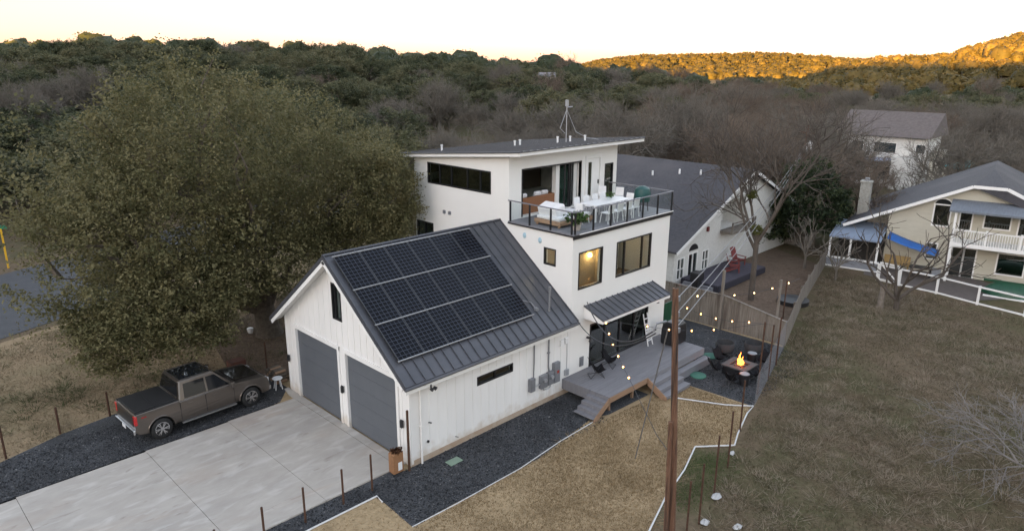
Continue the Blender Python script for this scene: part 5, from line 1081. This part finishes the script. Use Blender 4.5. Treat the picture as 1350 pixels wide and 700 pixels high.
for x in (9.95,10.9,11.4): obj('pillow',MB().obox((x,4.35,BZ+.72),(.22,0,0),(0,.07,.03),(0,-.05,.2)),M['cushion'],sf,bevel=.06)
tb=thing('dining_table',(12.1,1.2,BZ),'long white dining table with bowl of greenery on the balcony','table')
obj('tabletop',MB().box(10.75,13.3,.75,1.65,BZ+.72,BZ+.76),M['whiteplastic'],tb,bevel=.01)
for x in (10.85,13.2):
    for y in (.85,1.55): obj('leg',MB().box(x-.05,x+.05,y-.05,y+.05,BZ,BZ+.72),M['whiteplastic'],tb)
def wchair(x,y,rz,label,gp='white chairs round the balcony table'):
    r=thing('white_chair',(x,y,BZ),label,'chair',gp,rz); obj('seat',MB().box(-.22,.22,-.22,.22,.43,.46),M['whiteplastic'],r,local=True,bevel=.01)
    obj('backrest',MB().obox((-.22,0,.68),(.015,0,0),(0,.2,0),(-.03,0,.20)),M['whiteplastic'],r,local=True,bevel=.01)
    for a in (-.2,.2):
        for b_ in (-.2,.2): obj('leg',MB().tube([(a*.9,b_*.9,.43),(a*1.1,b_*1.1,.0)],.018,6),M['whiteplastic'],r,local=True)
    return r
for i,x in enumerate((11.2,11.85,12.5,13.05)):
    wchair(x,.45,R(90),f'white chair on the railing side of the long table, {ords[i] if i else "first"} from the left'); wchair(x,1.95,R(-90),f'white chair on the wall side of the long table, {ords[i] if i else "first"} from the left')
wchair(13.65,1.2,R(180),'white chair at the right head of the long table'); wchair(10.4,1.2,0,'white chair at the left head of the long table')
wchair(14.6,2.4,R(200),'white chair standing alone behind the covered grill','white chairs at the balcony end'); wchair(14.3,3.1,R(230),'white chair near the back railing by the wall','white chairs at the balcony end')
bw=thing('table_plant',(12.35,1.25,BZ+.76),'clear bowl of green leaves on the white dining table','plant'); obj('bowl',MB().lathe([(.08,0),(.15,.1),(.16,.16),(.14,.16),(.12,.08)],(12.35,1.25,BZ+.76),14),M['glass_clear'],bw,smooth=True)
def bush(parent,c,rad,n,per,clr,ls,lm):
    v,f,t,p=crown(c,rad,n,per,clr,ls); v=v-np.array(wloc(parent)); o=bpy.data.objects.new('leaves',npmesh('leaves',v,f,t,lm)); COL.objects.link(o); o.parent=parent
GLF=leafmat('plant_leaves',(.03,.07,.02),(.06,.12,.03),(.10,.17,.05))
bush(bw,(12.35,1.25,BZ+1.0),(.16,.16,.14),24,12,.06,.08,GLF)
pp=thing('potted_plant',(9.15,.45,BZ),'drooping green plant in a pale pot at the balcony corner','plant'); obj('pot',MB().lathe([(.14,0),(.2,.3),(.2,.34),(.16,.34),(.15,.28)],(9.15,.45,BZ),16),M['terracotta'],pp,smooth=True); bush(pp,(9.15,.45,BZ+.5),(.5,.38,.2),50,14,.12,.13,GLF)
gr=thing('covered_grill',(14.5,.95,BZ),'round grill under a teal green cover at the balcony end','grill')
obj('cover',MB().lathe([(.34,.45),(.38,.6),(.40,.85),(.33,1.05),(.15,1.15),(.0,1.17)],(14.5,.95,BZ),16),mat('teal_green_cover',(.012,.075,.07),(.01,.06,.055),rough=.5),gr,smooth=True)
for a in range(4): an_=a*math.pi/2+.4; obj('leg',MB().tube([(14.5+.25*math.cos(an_),.95+.25*math.sin(an_),BZ+.5),(14.5+.3*math.cos(an_),.95+.3*math.sin(an_),BZ)],.02,6),M['black'],gr)
# ------------------------------------------------------------ white gabled neighbour house
n1=thing('gabled_house',(33.4,5,0),'white painted brick house with steep dark shingle roof behind the patio fence','house')
GX0,GX1,GXM,GY,GYB=24.35,42.4,33.4,5.0,27; ez,rz2=2.46,6.6; slp=(rz2-ez)/(GXM-23.95)
def gz(x): return rz2-abs(x-GXM)*slp
b=MB().ext([(GX0,GY,0),(GX1,GY,0),(GX1,GY,gz(GX1)-.16),(GXM,GY,rz2-.16),(GX0,GY,gz(GX0)-.16)],(0,GYB-GY,0)); w1=obj('wall',b,M['whitebrick'],n1)
off=wloc(n1); cutw(w1,[(GX0+.3,GX1-.3,GY+.3,GYB-.3,.05,2.2),(29.9,33.2,GY-.5,GY+1.6,2.75,4.7),(24.7,25.6,GY-.5,GY+.5,.3,1.75),(26.0,27.2,GY-.5,GY+.5,.05,1.85),(27.75,28.6,GY-.5,GY+.5,.35,1.75)])
rf=MB()
for s in (-1,1):
    xe=GXM+s*(GXM-23.85)
    a=[(xe,GY-.45,gz(xe)),(GXM,GY-.45,rz2),(GXM,GYB+.4,rz2),(xe,GYB+.4,gz(xe))]; a2=[(x,y,z-.12) for x,y,z in a]
    rf.add(a+a2,[(0,1,2,3) if s<0 else (3,2,1,0),(7,6,5,4) if s<0 else (4,5,6,7),(0,4,5,1),(1,5,6,2),(2,6,7,3),(3,7,4,0)])
ro=obj('roof',rf,M['shingle'],n1)
for x,y in ((31.2,11.5),(31.8,9.6),(32.0,8.0)): obj('roof_vent',MB().tube([(x,y,gz(x)),(x,y,gz(x)+.35)],.07,8),M['whiteplastic'],ro)
obj('rake_board',MB().bar((23.85,GY-.47,gz(23.85)-.12),(GXM,GY-.47,rz2-.12),.04,.2).bar((GXM,GY-.47,rz2-.12),(42.9,GY-.47,gz(42.9)-.12),.04,.2),M['trim'],n1)
def win1(x,w_,z0,z1,nm='window',mull=(),hb=()): return window(nm,(x,GY),(1,0,0),w_,z0,z1,mull=mull,hbar=hb,glass='glass_dark',fm='trim',parent=n1,fr=.08)
win1(24.7,.9,.3,1.75,mull=(.45,),hb=(1.0,)); win1(26.0,1.2,.05,1.85,'french_door',mull=(.6,)); win1(27.75,.85,.35,1.75,hb=(1.05,),mull=(.42,)); 
obj('arched_window',MB().ext([(26.6+.55*math.cos(t_),GY-.02,2.0+.42*math.sin(t_)) for t_ in np.linspace(0,math.pi,10)],(0,.019,0)),M['black'],n1)
obj('upper_balcony',MB().box(29.9,33.2,GY-.9,GY+.1,2.6,2.75).box(29.9,33.2,GY-.9,GY-.86,3.3,3.38).box(29.9,29.98,GY-.9,GY-.82,2.75,3.4).box(33.1,33.2,GY-.9,GY-.82,2.75,3.4).box(31.5,31.6,GY-.9,GY-.82,2.75,3.4),M['fencewood'],n1)
obj('wall_lamp',MB().box(28.05,28.25,GY-.12,GY-.002,3.0,3.3),M['redwood'],n1)
dk=thing('neighbour_deck',(28.5,3.6,0),'dark purple grey wooden deck at the back of the white gabled house','deck'); b=MB(); y=4.9
while y>2.4: b.box(25.2,31.5,y-.14,y-.01,.42,.46); y-=.15
obj('deck_floor',b,mat('dark_deck_boards',(.045,.04,.055),(.06,.055,.075)),dk); obj('deck_skirt',MB().box(25.2,31.5,2.3,2.34,.05,.42).box(25.15,25.19,2.35,4.9,.05,.42),mat('dark_deck_skirt',(.03,.028,.04)),dk)
st=MB()
for k in range(3): st.box(25.2-.3*(k+1),25.2-.3*k,2.6,4.6,.0,.34-.11*k)
obj('steps',st,M['composite'],dk)
def adir(x,y,rz,label):
    r=thing('adirondack_chair',(x,y,.46),label,'chair','red slatted deck chairs',rz)
    o=MB()
    for k in range(5): a=(k-2)*.11; o.obox((-.36,a,.72),(.012,0,.0),(0,.048,0),(-.16,0,.44-.03*abs(k-2)))
    obj('backrest',o,M['redwood'],r,local=True); o=MB()
    for k in range(5): o.box(-.2+k*.12,-.1+k*.12,-.28,.28,.34+.02*k,.36+.02*k)
    obj('seat',o,M['redwood'],r,local=True); 
    for s in (-1,1): obj('armrest',MB().box(-.4,.42,s*.36-.06,s*.36+.06,.56,.585),M['redwood'],r,local=True); obj('leg',MB().box(.32,.38,s*.33-.02,s*.33+.02,0,.56),M['redwood'],r,local=True); obj('leg',MB().bar((.3,s*.29,.36),(-.5,s*.29,.03),.03,.1),M['redwood'],r,local=True)
adir(28.9,3.3,R(-60),'red slatted chair facing the yard, left of the pair on the dark deck'); adir(30.6,3.9,R(-100),'red slatted chair close to the white wall, right of the pair on the dark deck')
solo('patio_grill',MB().box(24.3,25.0,3.2,3.8,.7,1.25).box(24.4,24.9,3.3,3.7,0,.7),M['black'],(24.6,3.5,0),'small black grill near the french doors of the white gabled house','grill',bevel=.04)
solo('trampoline_mat',MB().lathe([(.9,0),(.9,.25),(.0,.3)],(26.8,-1.7,0),18),M['black'],(26.8,-1.7,0),'black covered bundle lying in the neighbour yard','bundle',smooth=True)
solo('yard_tarp',MB().box(36.6,39.2,5.9,6.5,.9,1.05),M['blue'],(38,6.2,0),'bright blue tarp bundle behind the neighbour fence','tarp',bevel=.05)
# ------------------------------------------------------------ cream neighbour house (local frame: x right, y back)
O2=Vector((39.97,-6.67,0)); n2=thing('cream_house',tuple(O2),'cream two storey house with white balcony and grey awning at the right','house'); ang=math.atan2(-.985,.17); n2.rotation_euler=(0,0,ang)
# local x = right along facade, local y = back
def lb(name,mb,m,parent=None,**k): return obj(name,mb,M[m] if isinstance(m,str) else m,parent or n2,local=True,**k)
def rk(s_):  # rake height
    if s_<.42: return 6.2-(.42-s_)*.472
    if s_<2.24: return 6.2
    return 6.2-(s_-2.24)*.472
prof=[(-4.15,0),(8.5,0),(8.5,rk(8.5)),(2.24,6.2),(.42,6.2),(-4.15,rk(-4.15))]
b=MB().ext([(x,0,z-.15 if z>1 else z) for x,z in prof],(0,11,0)); w2=lb('wall',b,'cream')
def cutl(o,lst,root):
    c=MB(); [c.box(*q) for q in lst]; co=obj('cutter',c,[]); co.matrix_world=Matrix.Translation(root.location)@Matrix.Rotation(root.rotation_euler.z,4,'Z'); m=o.modifiers.new('x','BOOLEAN'); m.object=co; m.operation='DIFFERENCE'; m.solver='EXACT'; m.use_self=True
    bpy.context.view_layer.update(); dg=bpy.context.evaluated_depsgraph_get(); me=bpy.data.meshes.new_from_object(o.evaluated_get(dg)); o.modifiers.clear(); o.data=me; bpy.data.objects.remove(co)
W2=[(-1.52,-.63,3.3,4.65),(0,.62,3.2,4.5),(1.35,2.7,3.5,4.52),(3.2,3.9,3.2,4.5),(-.12,.5,.02,1.95),(.58,1.2,.02,1.95),(2.45,3.85,.6,1.9),(-1.6,-1.05,1.0,2.0)]
cutl(w2,[(a,c,-.5,.5,z0,z1) for a,c,z0,z1 in W2],n2)
def wl(x,w_,z0,z1,nm='window',mull=()):
    f=MB(); fr=.09
    f.box(x-fr,x,-.04,.12,z0-fr,z1+fr).box(x+w_,x+w_+fr,-.04,.12,z0-fr,z1+fr).box(x,x+w_,-.04,.12,z1,z1+fr).box(x,x+w_,-.04,.12,z0-fr,z0)
    for m_ in mull: f.box(x+m_-.03,x+m_+.03,-.0,.1,z0,z1)
    o=lb(nm,f,'trim'); lb('pane',MB().box(x,x+w_,.05,.06,z0,z1),'glass_dark',o); return o
for (a,c,z0,z1),nm in zip(W2,('window','balcony_door','window','balcony_door','patio_door','patio_door','window','window')): wl(a,c-a,z0,z1,nm)
arc=[(-1.075+.50*math.cos(t_),-.03,4.65+.42*math.sin(t_)) for t_ in np.linspace(0,math.pi,12)]; aw=lb('arched_window',MB().ext([(x*1.0-(x+1.075)*-.12,-.02,4.65+(z-4.65)*1.18) for x,y,z in arc],(0,.018,0)),'trim'); lb('pane',MB().ext(arc,(0,.008,0)),mat('dark_arch_glass',(.02,.022,.024),rough=.1),aw)
lb('room_backing',MB().box(-4.0,8.3,.55,.6,.1,5.4) if 0 else MB().box(-1.6,-.5,.45,.5,3.2,4.75).box(-.1,4,.45,.5,3.2,4.6).box(-.2,4,.45,.5,.0,2.0).box(-1.65,-1,.45,.5,.9,2.1),'dark_room')
rf=MB(); PK=(1.33,4.2,6.75)
A=[(-6.9,-.5,rk(-6.9)),(.42,-.5,6.22),(2.24,-.5,6.22),(9.2,-.5,rk(9.2)),(9.2,11.5,rk(9.2)),(1.33,11.5,6.6),(-6.9,11.5,rk(-6.9))]
rf.add(A+[PK]+[(x,y,z-.14) for x,y,z in A],[(0,1,7,5,6),(1,2,7),(2,3,4,5,7),(0,8,9,1),(1,9,10,2),(2,10,11,3),(3,11,12,4),(6,14,8,0),(8,14,13,12,11,10,9)])
ro2=lb('roof',rf,'shingle')
fb2=MB().bar((-6.9,-.53,rk(-6.9)-.1),(.42,-.53,6.1),.04,.2).bar((.42,-.53,6.1),(2.24,-.53,6.1),.04,.2).bar((2.24,-.53,6.1),(9.2,-.53,rk(9.2)-.1),.04,.2); lb('rake_board',fb2,'trim')
ch=lb('chimney',MB().box(-6.6,-5.9,2.6,3.3,2.4,5.3).box(-6.66,-5.84,2.54,3.36,5.3,5.42),'stone',ro2,bevel=.02); lb('chimney_cap',MB().box(-6.4,-6.1,2.8,3.1,5.42,5.62),'steel',ch)
bal=lb('balcony',MB().box(-.28,5.2,-1.75,-.002,2.38,2.62),'trim'); f=MB().box(-.26,5.18,-1.73,-1.66,3.42,3.5)
for k in range(38): x=-.2+k*.14; f.box(x-.02,x+.02,-1.71,-1.68,2.62,3.42)
for k in range(11): y=-1.6+k*.145; f.box(-.24,-.2,y-.02,y+.02,2.62,3.42)
f.box(-.26,-.18,-1.7,0,3.42,3.5); lb('balustrade',f,'trim',bal)
for x in (-.2,1.6,3.4,5.1): lb('balcony_post',MB().box(x-.06,x+.06,-1.76,-1.64,2.62,3.6),'trim',bal)
for x in (-.2,5.1): lb('column',MB().box(x-.07,x+.07,-1.74,-1.60,0,2.38),'trim',bal)
lb('column',MB().box(-.27,-.13,-1.74,-1.6,2.62,4.72),'trim',bal)
lb('awning',MB().add([(-.6,0,5.15),(6,0,5.15),(6,-1.9,4.72),(-.6,-1.9,4.72),(-.6,0,5.1),(6,0,5.1),(6,-1.9,4.6),(-.6,-1.9,4.6)],[(3,2,1,0),(4,5,6,7),(0,4,7,3),(1,2,6,5),(3,7,6,2)]),mat('grey_awning',(.17,.19,.22),(.13,.145,.17),scale=2,stretch=(6,1,1)))
# side porch
pch=lb('porch_roof',MB().add([(-7.4,1.2,2.75),(-4.16,1.2,2.75),(-4.16,-2.2,2.15),(-7.4,-2.2,2.15),(-7.4,1.2,2.68),(-4.16,1.2,2.68),(-4.16,-2.2,2.05),(-7.4,-2.2,2.05)],[(3,2,1,0),(4,5,6,7),(0,4,7,3),(1,2,6,5),(3,7,6,2)]),mat('blue_grey_porch_roof',(.22,.27,.35),(.18,.22,.29),scale=2))
for x in (-7.3,-6.0,-4.3): lb('porch_post',MB().box(x-.06,x+.06,-2.15,-2.03,0,2.08),'trim',pch)
lb('porch_wall',MB().box(-7.4,-4.2,-2.25,-2.17,.1,.62),mat('grey_lattice',(.25,.27,.3),(.2,.21,.24),scale=9)); lb('porch_rail',MB().box(-7.5,-4.1,-2.3,-2.12,.62,.72).box(-7.5,-4.1,-2.28,-2.14,.0,.1),'trim')
lb('porch_back_wall',MB().box(-7.3,-4.2,1.0,1.1,0,2.7),'dark_room')
# things round the cream house; helper to place in its frame
def L2(x,y,z=0): v_=Matrix.Rotation(ang,4,'Z')@Vector((x,y,z)); return O2+v_
def solo2(name,mb,m,at_,label,cat,**k):
    o=obj(name,mb,m,local=True,**{q:k[q] for q in k if q!='group'}); o.location=L2(*at_); o.rotation_euler=(0,0,ang); return tag(o,label,cat,k.get('group'))
sailm=MB(); vs=[]
for i in range(9):
    for j in range(5):
        u=i/8; w_=j/4; vs.append((-3.9+3.1*u,-1.4+.9*w_-.3*u,2.35-.75*u+.35*(u-.5)**2+ (.32*(w_-.5)) *(1-.2*u)))
sailm.add(vs,[(i*5+j,(i+1)*5+j,(i+1)*5+j+1,i*5+j+1) for i in range(8) for j in range(4)])
o=solo2('shade_tarp',sailm,M['blue'],(0,0),'bright blue shade tarp strung over the patio of the cream house','tarp',smooth=True); o.modifiers.new('s','SOLIDIFY').thickness=.02
bt=thing('upturned_boat',tuple(L2(3.3,-3.0)),'dark green upturned boat lying before the cream house window','boat'); bt.rotation_euler=(0,0,ang); bt.scale=(1,1.25,1.5)
b=MB(); vs=[]; n_=13
for i in range(n_):
    t_=i/(n_-1)*2-1; w_=.68*(1-abs(t_)**2.6)+.01; h_=.52*(1-abs(t_)**3)+.01
    for j in range(9): a=math.pi*j/8; vs.append((t_*1.5,w_*math.cos(a),h_*math.sin(a)**.8+.05))
b.add(vs,[(i*9+j,(i+1)*9+j,(i+1)*9+j+1,i*9+j+1) for i in range(n_-1) for j in range(8)]); lb('hull',b,'green',bt,smooth=True); lb('keel',MB().box(-1.4,1.4,-.02,.02,.5,.6),'green',bt); lb('gunwale',MB().box(-1.3,1.3,-.72,-.6,.0,.06),'trim',bt)
# white rail fence in the field
wf=thing('rail_fence',(36.2,.1,0),'low white rail fence with wire infill before the cream house','fence'); fpts=[(35.22,-3.6),(35.0,-5.0),(34.86,-7.17),(34.3,-9.48),(33.86,-11.88),(33.3,-14.5)]
for (x,y) in fpts: obj('post',MB().box(x-.06,x+.06,y-.06,y+.06,0,1.15),M['trim'],wf)
b=MB()
for p,q in zip(fpts,fpts[1:]): b.bar((*p,1.08),(*q,1.08),.05,.1).bar((*p,.08),(*q,.08),.05,.1)
obj('rail',b,M['trim'],wf); g=thing('white_gate',(35.2,-4.3,0),'white framed gate with a diagonal brace beside the side porch','gate'); obj('gate_frame',MB().bar((35.16,-3.72,1.25),(34.98,-4.9,1.25),.05,.09).bar((35.16,-3.72,.15),(34.98,-4.9,.15),.05,.09).bar((35.16,-3.72,.1),(35.16,-3.72,1.29),.09,.05).bar((34.98,-4.9,.1),(34.98,-4.9,1.29),.09,.05),M['trim'],g); obj('brace',MB().bar((35.12,-3.72,1.2),(34.94,-4.9,.2),.03,.08),M['trim'],g)
struct('patio_paving',MB().add([(36.0,-2.5,.02),(35.0,-7.6,.02),(34.8,-9.0,.02),(38.5,-12,.02),(41,-6,.02),(41,-1,.02)],[(0,1,2,3,4,5)]),mat('brown_paving',(.09,.075,.068),(.12,.10,.09),scale=3))
tbn=solo2('patio_table',MB().box(-.7,.7,-.4,.4,.7,.75).box(-.6,-.5,-.3,.3,0,.7).box(.5,.6,-.3,.3,0,.7),M['black'],(-1.6,-1.8),'dark patio table under the blue tarp','table')
solo2('wooden_bench',MB().box(-.8,.8,-.25,.25,.40,.46).box(-.8,.8,.2,.26,.46,.95).box(-.75,-.68,-.2,.2,0,.4).box(.68,.75,-.2,.2,0,.4),mat('yellow_wood',(.35,.24,.10)),(-3.2,-.6),'yellowish wooden bench against the cream house wall','bench')
solo2('patio_chair',MB().box(-.25,.25,-.25,.25,.4,.44).box(-.25,.25,.2,.25,.44,.9).box(-.23,-.19,-.23,-.19,0,.4).box(.19,.23,-.23,-.19,0,.4).box(-.23,-.19,.19,.23,0,.4).box(.19,.23,.19,.23,0,.4),M['steel'],(-.7,-2.4),'grey metal patio chair in front of the dark patio table','chair')
# ------------------------------------------------------------ far brown roofed house
n3=thing('brown_roof_house',(75,8,0),'white two storey house with brown shingle roof among bare trees behind','house')
b=MB().box(75,80,5.0,14.2,0,5.9).box(73.5,75,5.2,8.0,0,3.6); w3=obj('wall',b,M['whitebrick'],n3)
obj('roof',MB().ext([(74.2,4.6,5.85),(81.2,4.6,5.9),(78.6,4.6,8.4)],(0,10.3,0)),M['shinglebrown'],n3)
obj('stair_block',MB().box(73.6,76.0,3.0,4.2,0,4.7),M['cream'],n3)
for y,z,w_,h_ in ((5.6,4.6,.9,.9),(9.3,4.5,2.3,1.1),(12.3,4.5,1.2,1.1),(9.0,1.6,2.4,1.4)):
    o=obj('window',MB().box(74.93,74.999,y-w_/2-.06,y+w_/2+.06,z-h_/2-.06,z+h_/2+.06),M['trim'],n3); obj('pane',MB().box(74.9,74.929,y-w_/2,y+w_/2,z-h_/2,z+h_/2),M['glass_dark'] if 0 else mat('dark_far_glass',(.03,.04,.045),rough=.08,spec=.8),o)
obj('carport_roof',MB().box(72.0,74.9,8.2,13.5,3.2,3.35),mat('blue_grey_sheet',(.3,.34,.45)),n3)
s3=MB().add([(72.5,2.6,3.3),(76,1.0,3.7),(71.5,-2.6,2.9)],[(0,1,2)]); o=solo('shade_sail',s3,M['teal'],(72.5,2.6,0),'teal triangular shade sail behind the cream house roof','shade sail'); o.modifiers.new('s','SOLIDIFY').thickness=.03
for i,(x,y) in enumerate(((70.2,1.8),(69.8,.4),(70.0,-1.0))): solo('pool_box',MB().box(x-.4,x+.4,y-.4,y+.4,0,2.3),[M['whiteplastic'],M['teal'],M['whiteplastic']][i],(x,y,0),['white upright cabinet under the teal sail, left one','teal upright cabinet under the sail','white upright cabinet under the teal sail, right one'][i],'cabinet',bevel=.04)
solo('wooden_mast',MB().tube([(64,-3.4,0),(64.2,-3.6,5.0)],.14,8),M['fencewood'],(64,-3.4,0),'stout pale wooden post behind the cream house roof','post')
rd=thing('red_shed',(58,21,0),'dark red shed with pale roof edge beyond the dark shingle roof','shed'); obj('wall',MB().box(58,63,17.5,22,0,4.6),M['redwood'],rd); obj('roof',MB().box(57.7,63.3,17.2,22.3,4.6,4.85),M['stone'],rd); obj('door',MB().box(57.95,57.999,18.5,20.5,2.4,4.2),M['dark_room'],rd)
# rooftops poking from the far woods
for i,(u,v_,D,rz3,l) in enumerate(((120,73,235,.5,'pale grey roofed house low in the woods below the lit trees'),(218,81,225,.2,'small pale roofed house in the woods left of the dark treetops'),(722,93,170,.3,'pinkish walled house half hidden on the wooded rise'))):
    d=pray(u,v_+4); k=D/math.hypot(d.x,d.y); x,y,z=CX+d.x*k,CY+d.y*k,CZ+d.z*k
    t=thing('hill_house',(x,y,z-(3.3 if i==2 else 4)),l,'house',None,YAW+rz3); t.scale=(.4,.4,.7) if i==2 else (1,1,1); obj('wall',MB().box(-3,3,-5,5,0,3.6),M['terracotta' if i==2 else 'whitebrick'],t,local=True); obj('roof',MB().ext([(-3.4,-5.4,3.6),(3.4,-5.4,3.6),(0,-5.4,5.0)],(0,10.8,0)),mat('pale_shingle',(.22,.21,.23)),t,local=True); obj('window',MB().box(-3.04,-3.001,-1,1,1.4,2.6),M['black'],t,local=True)
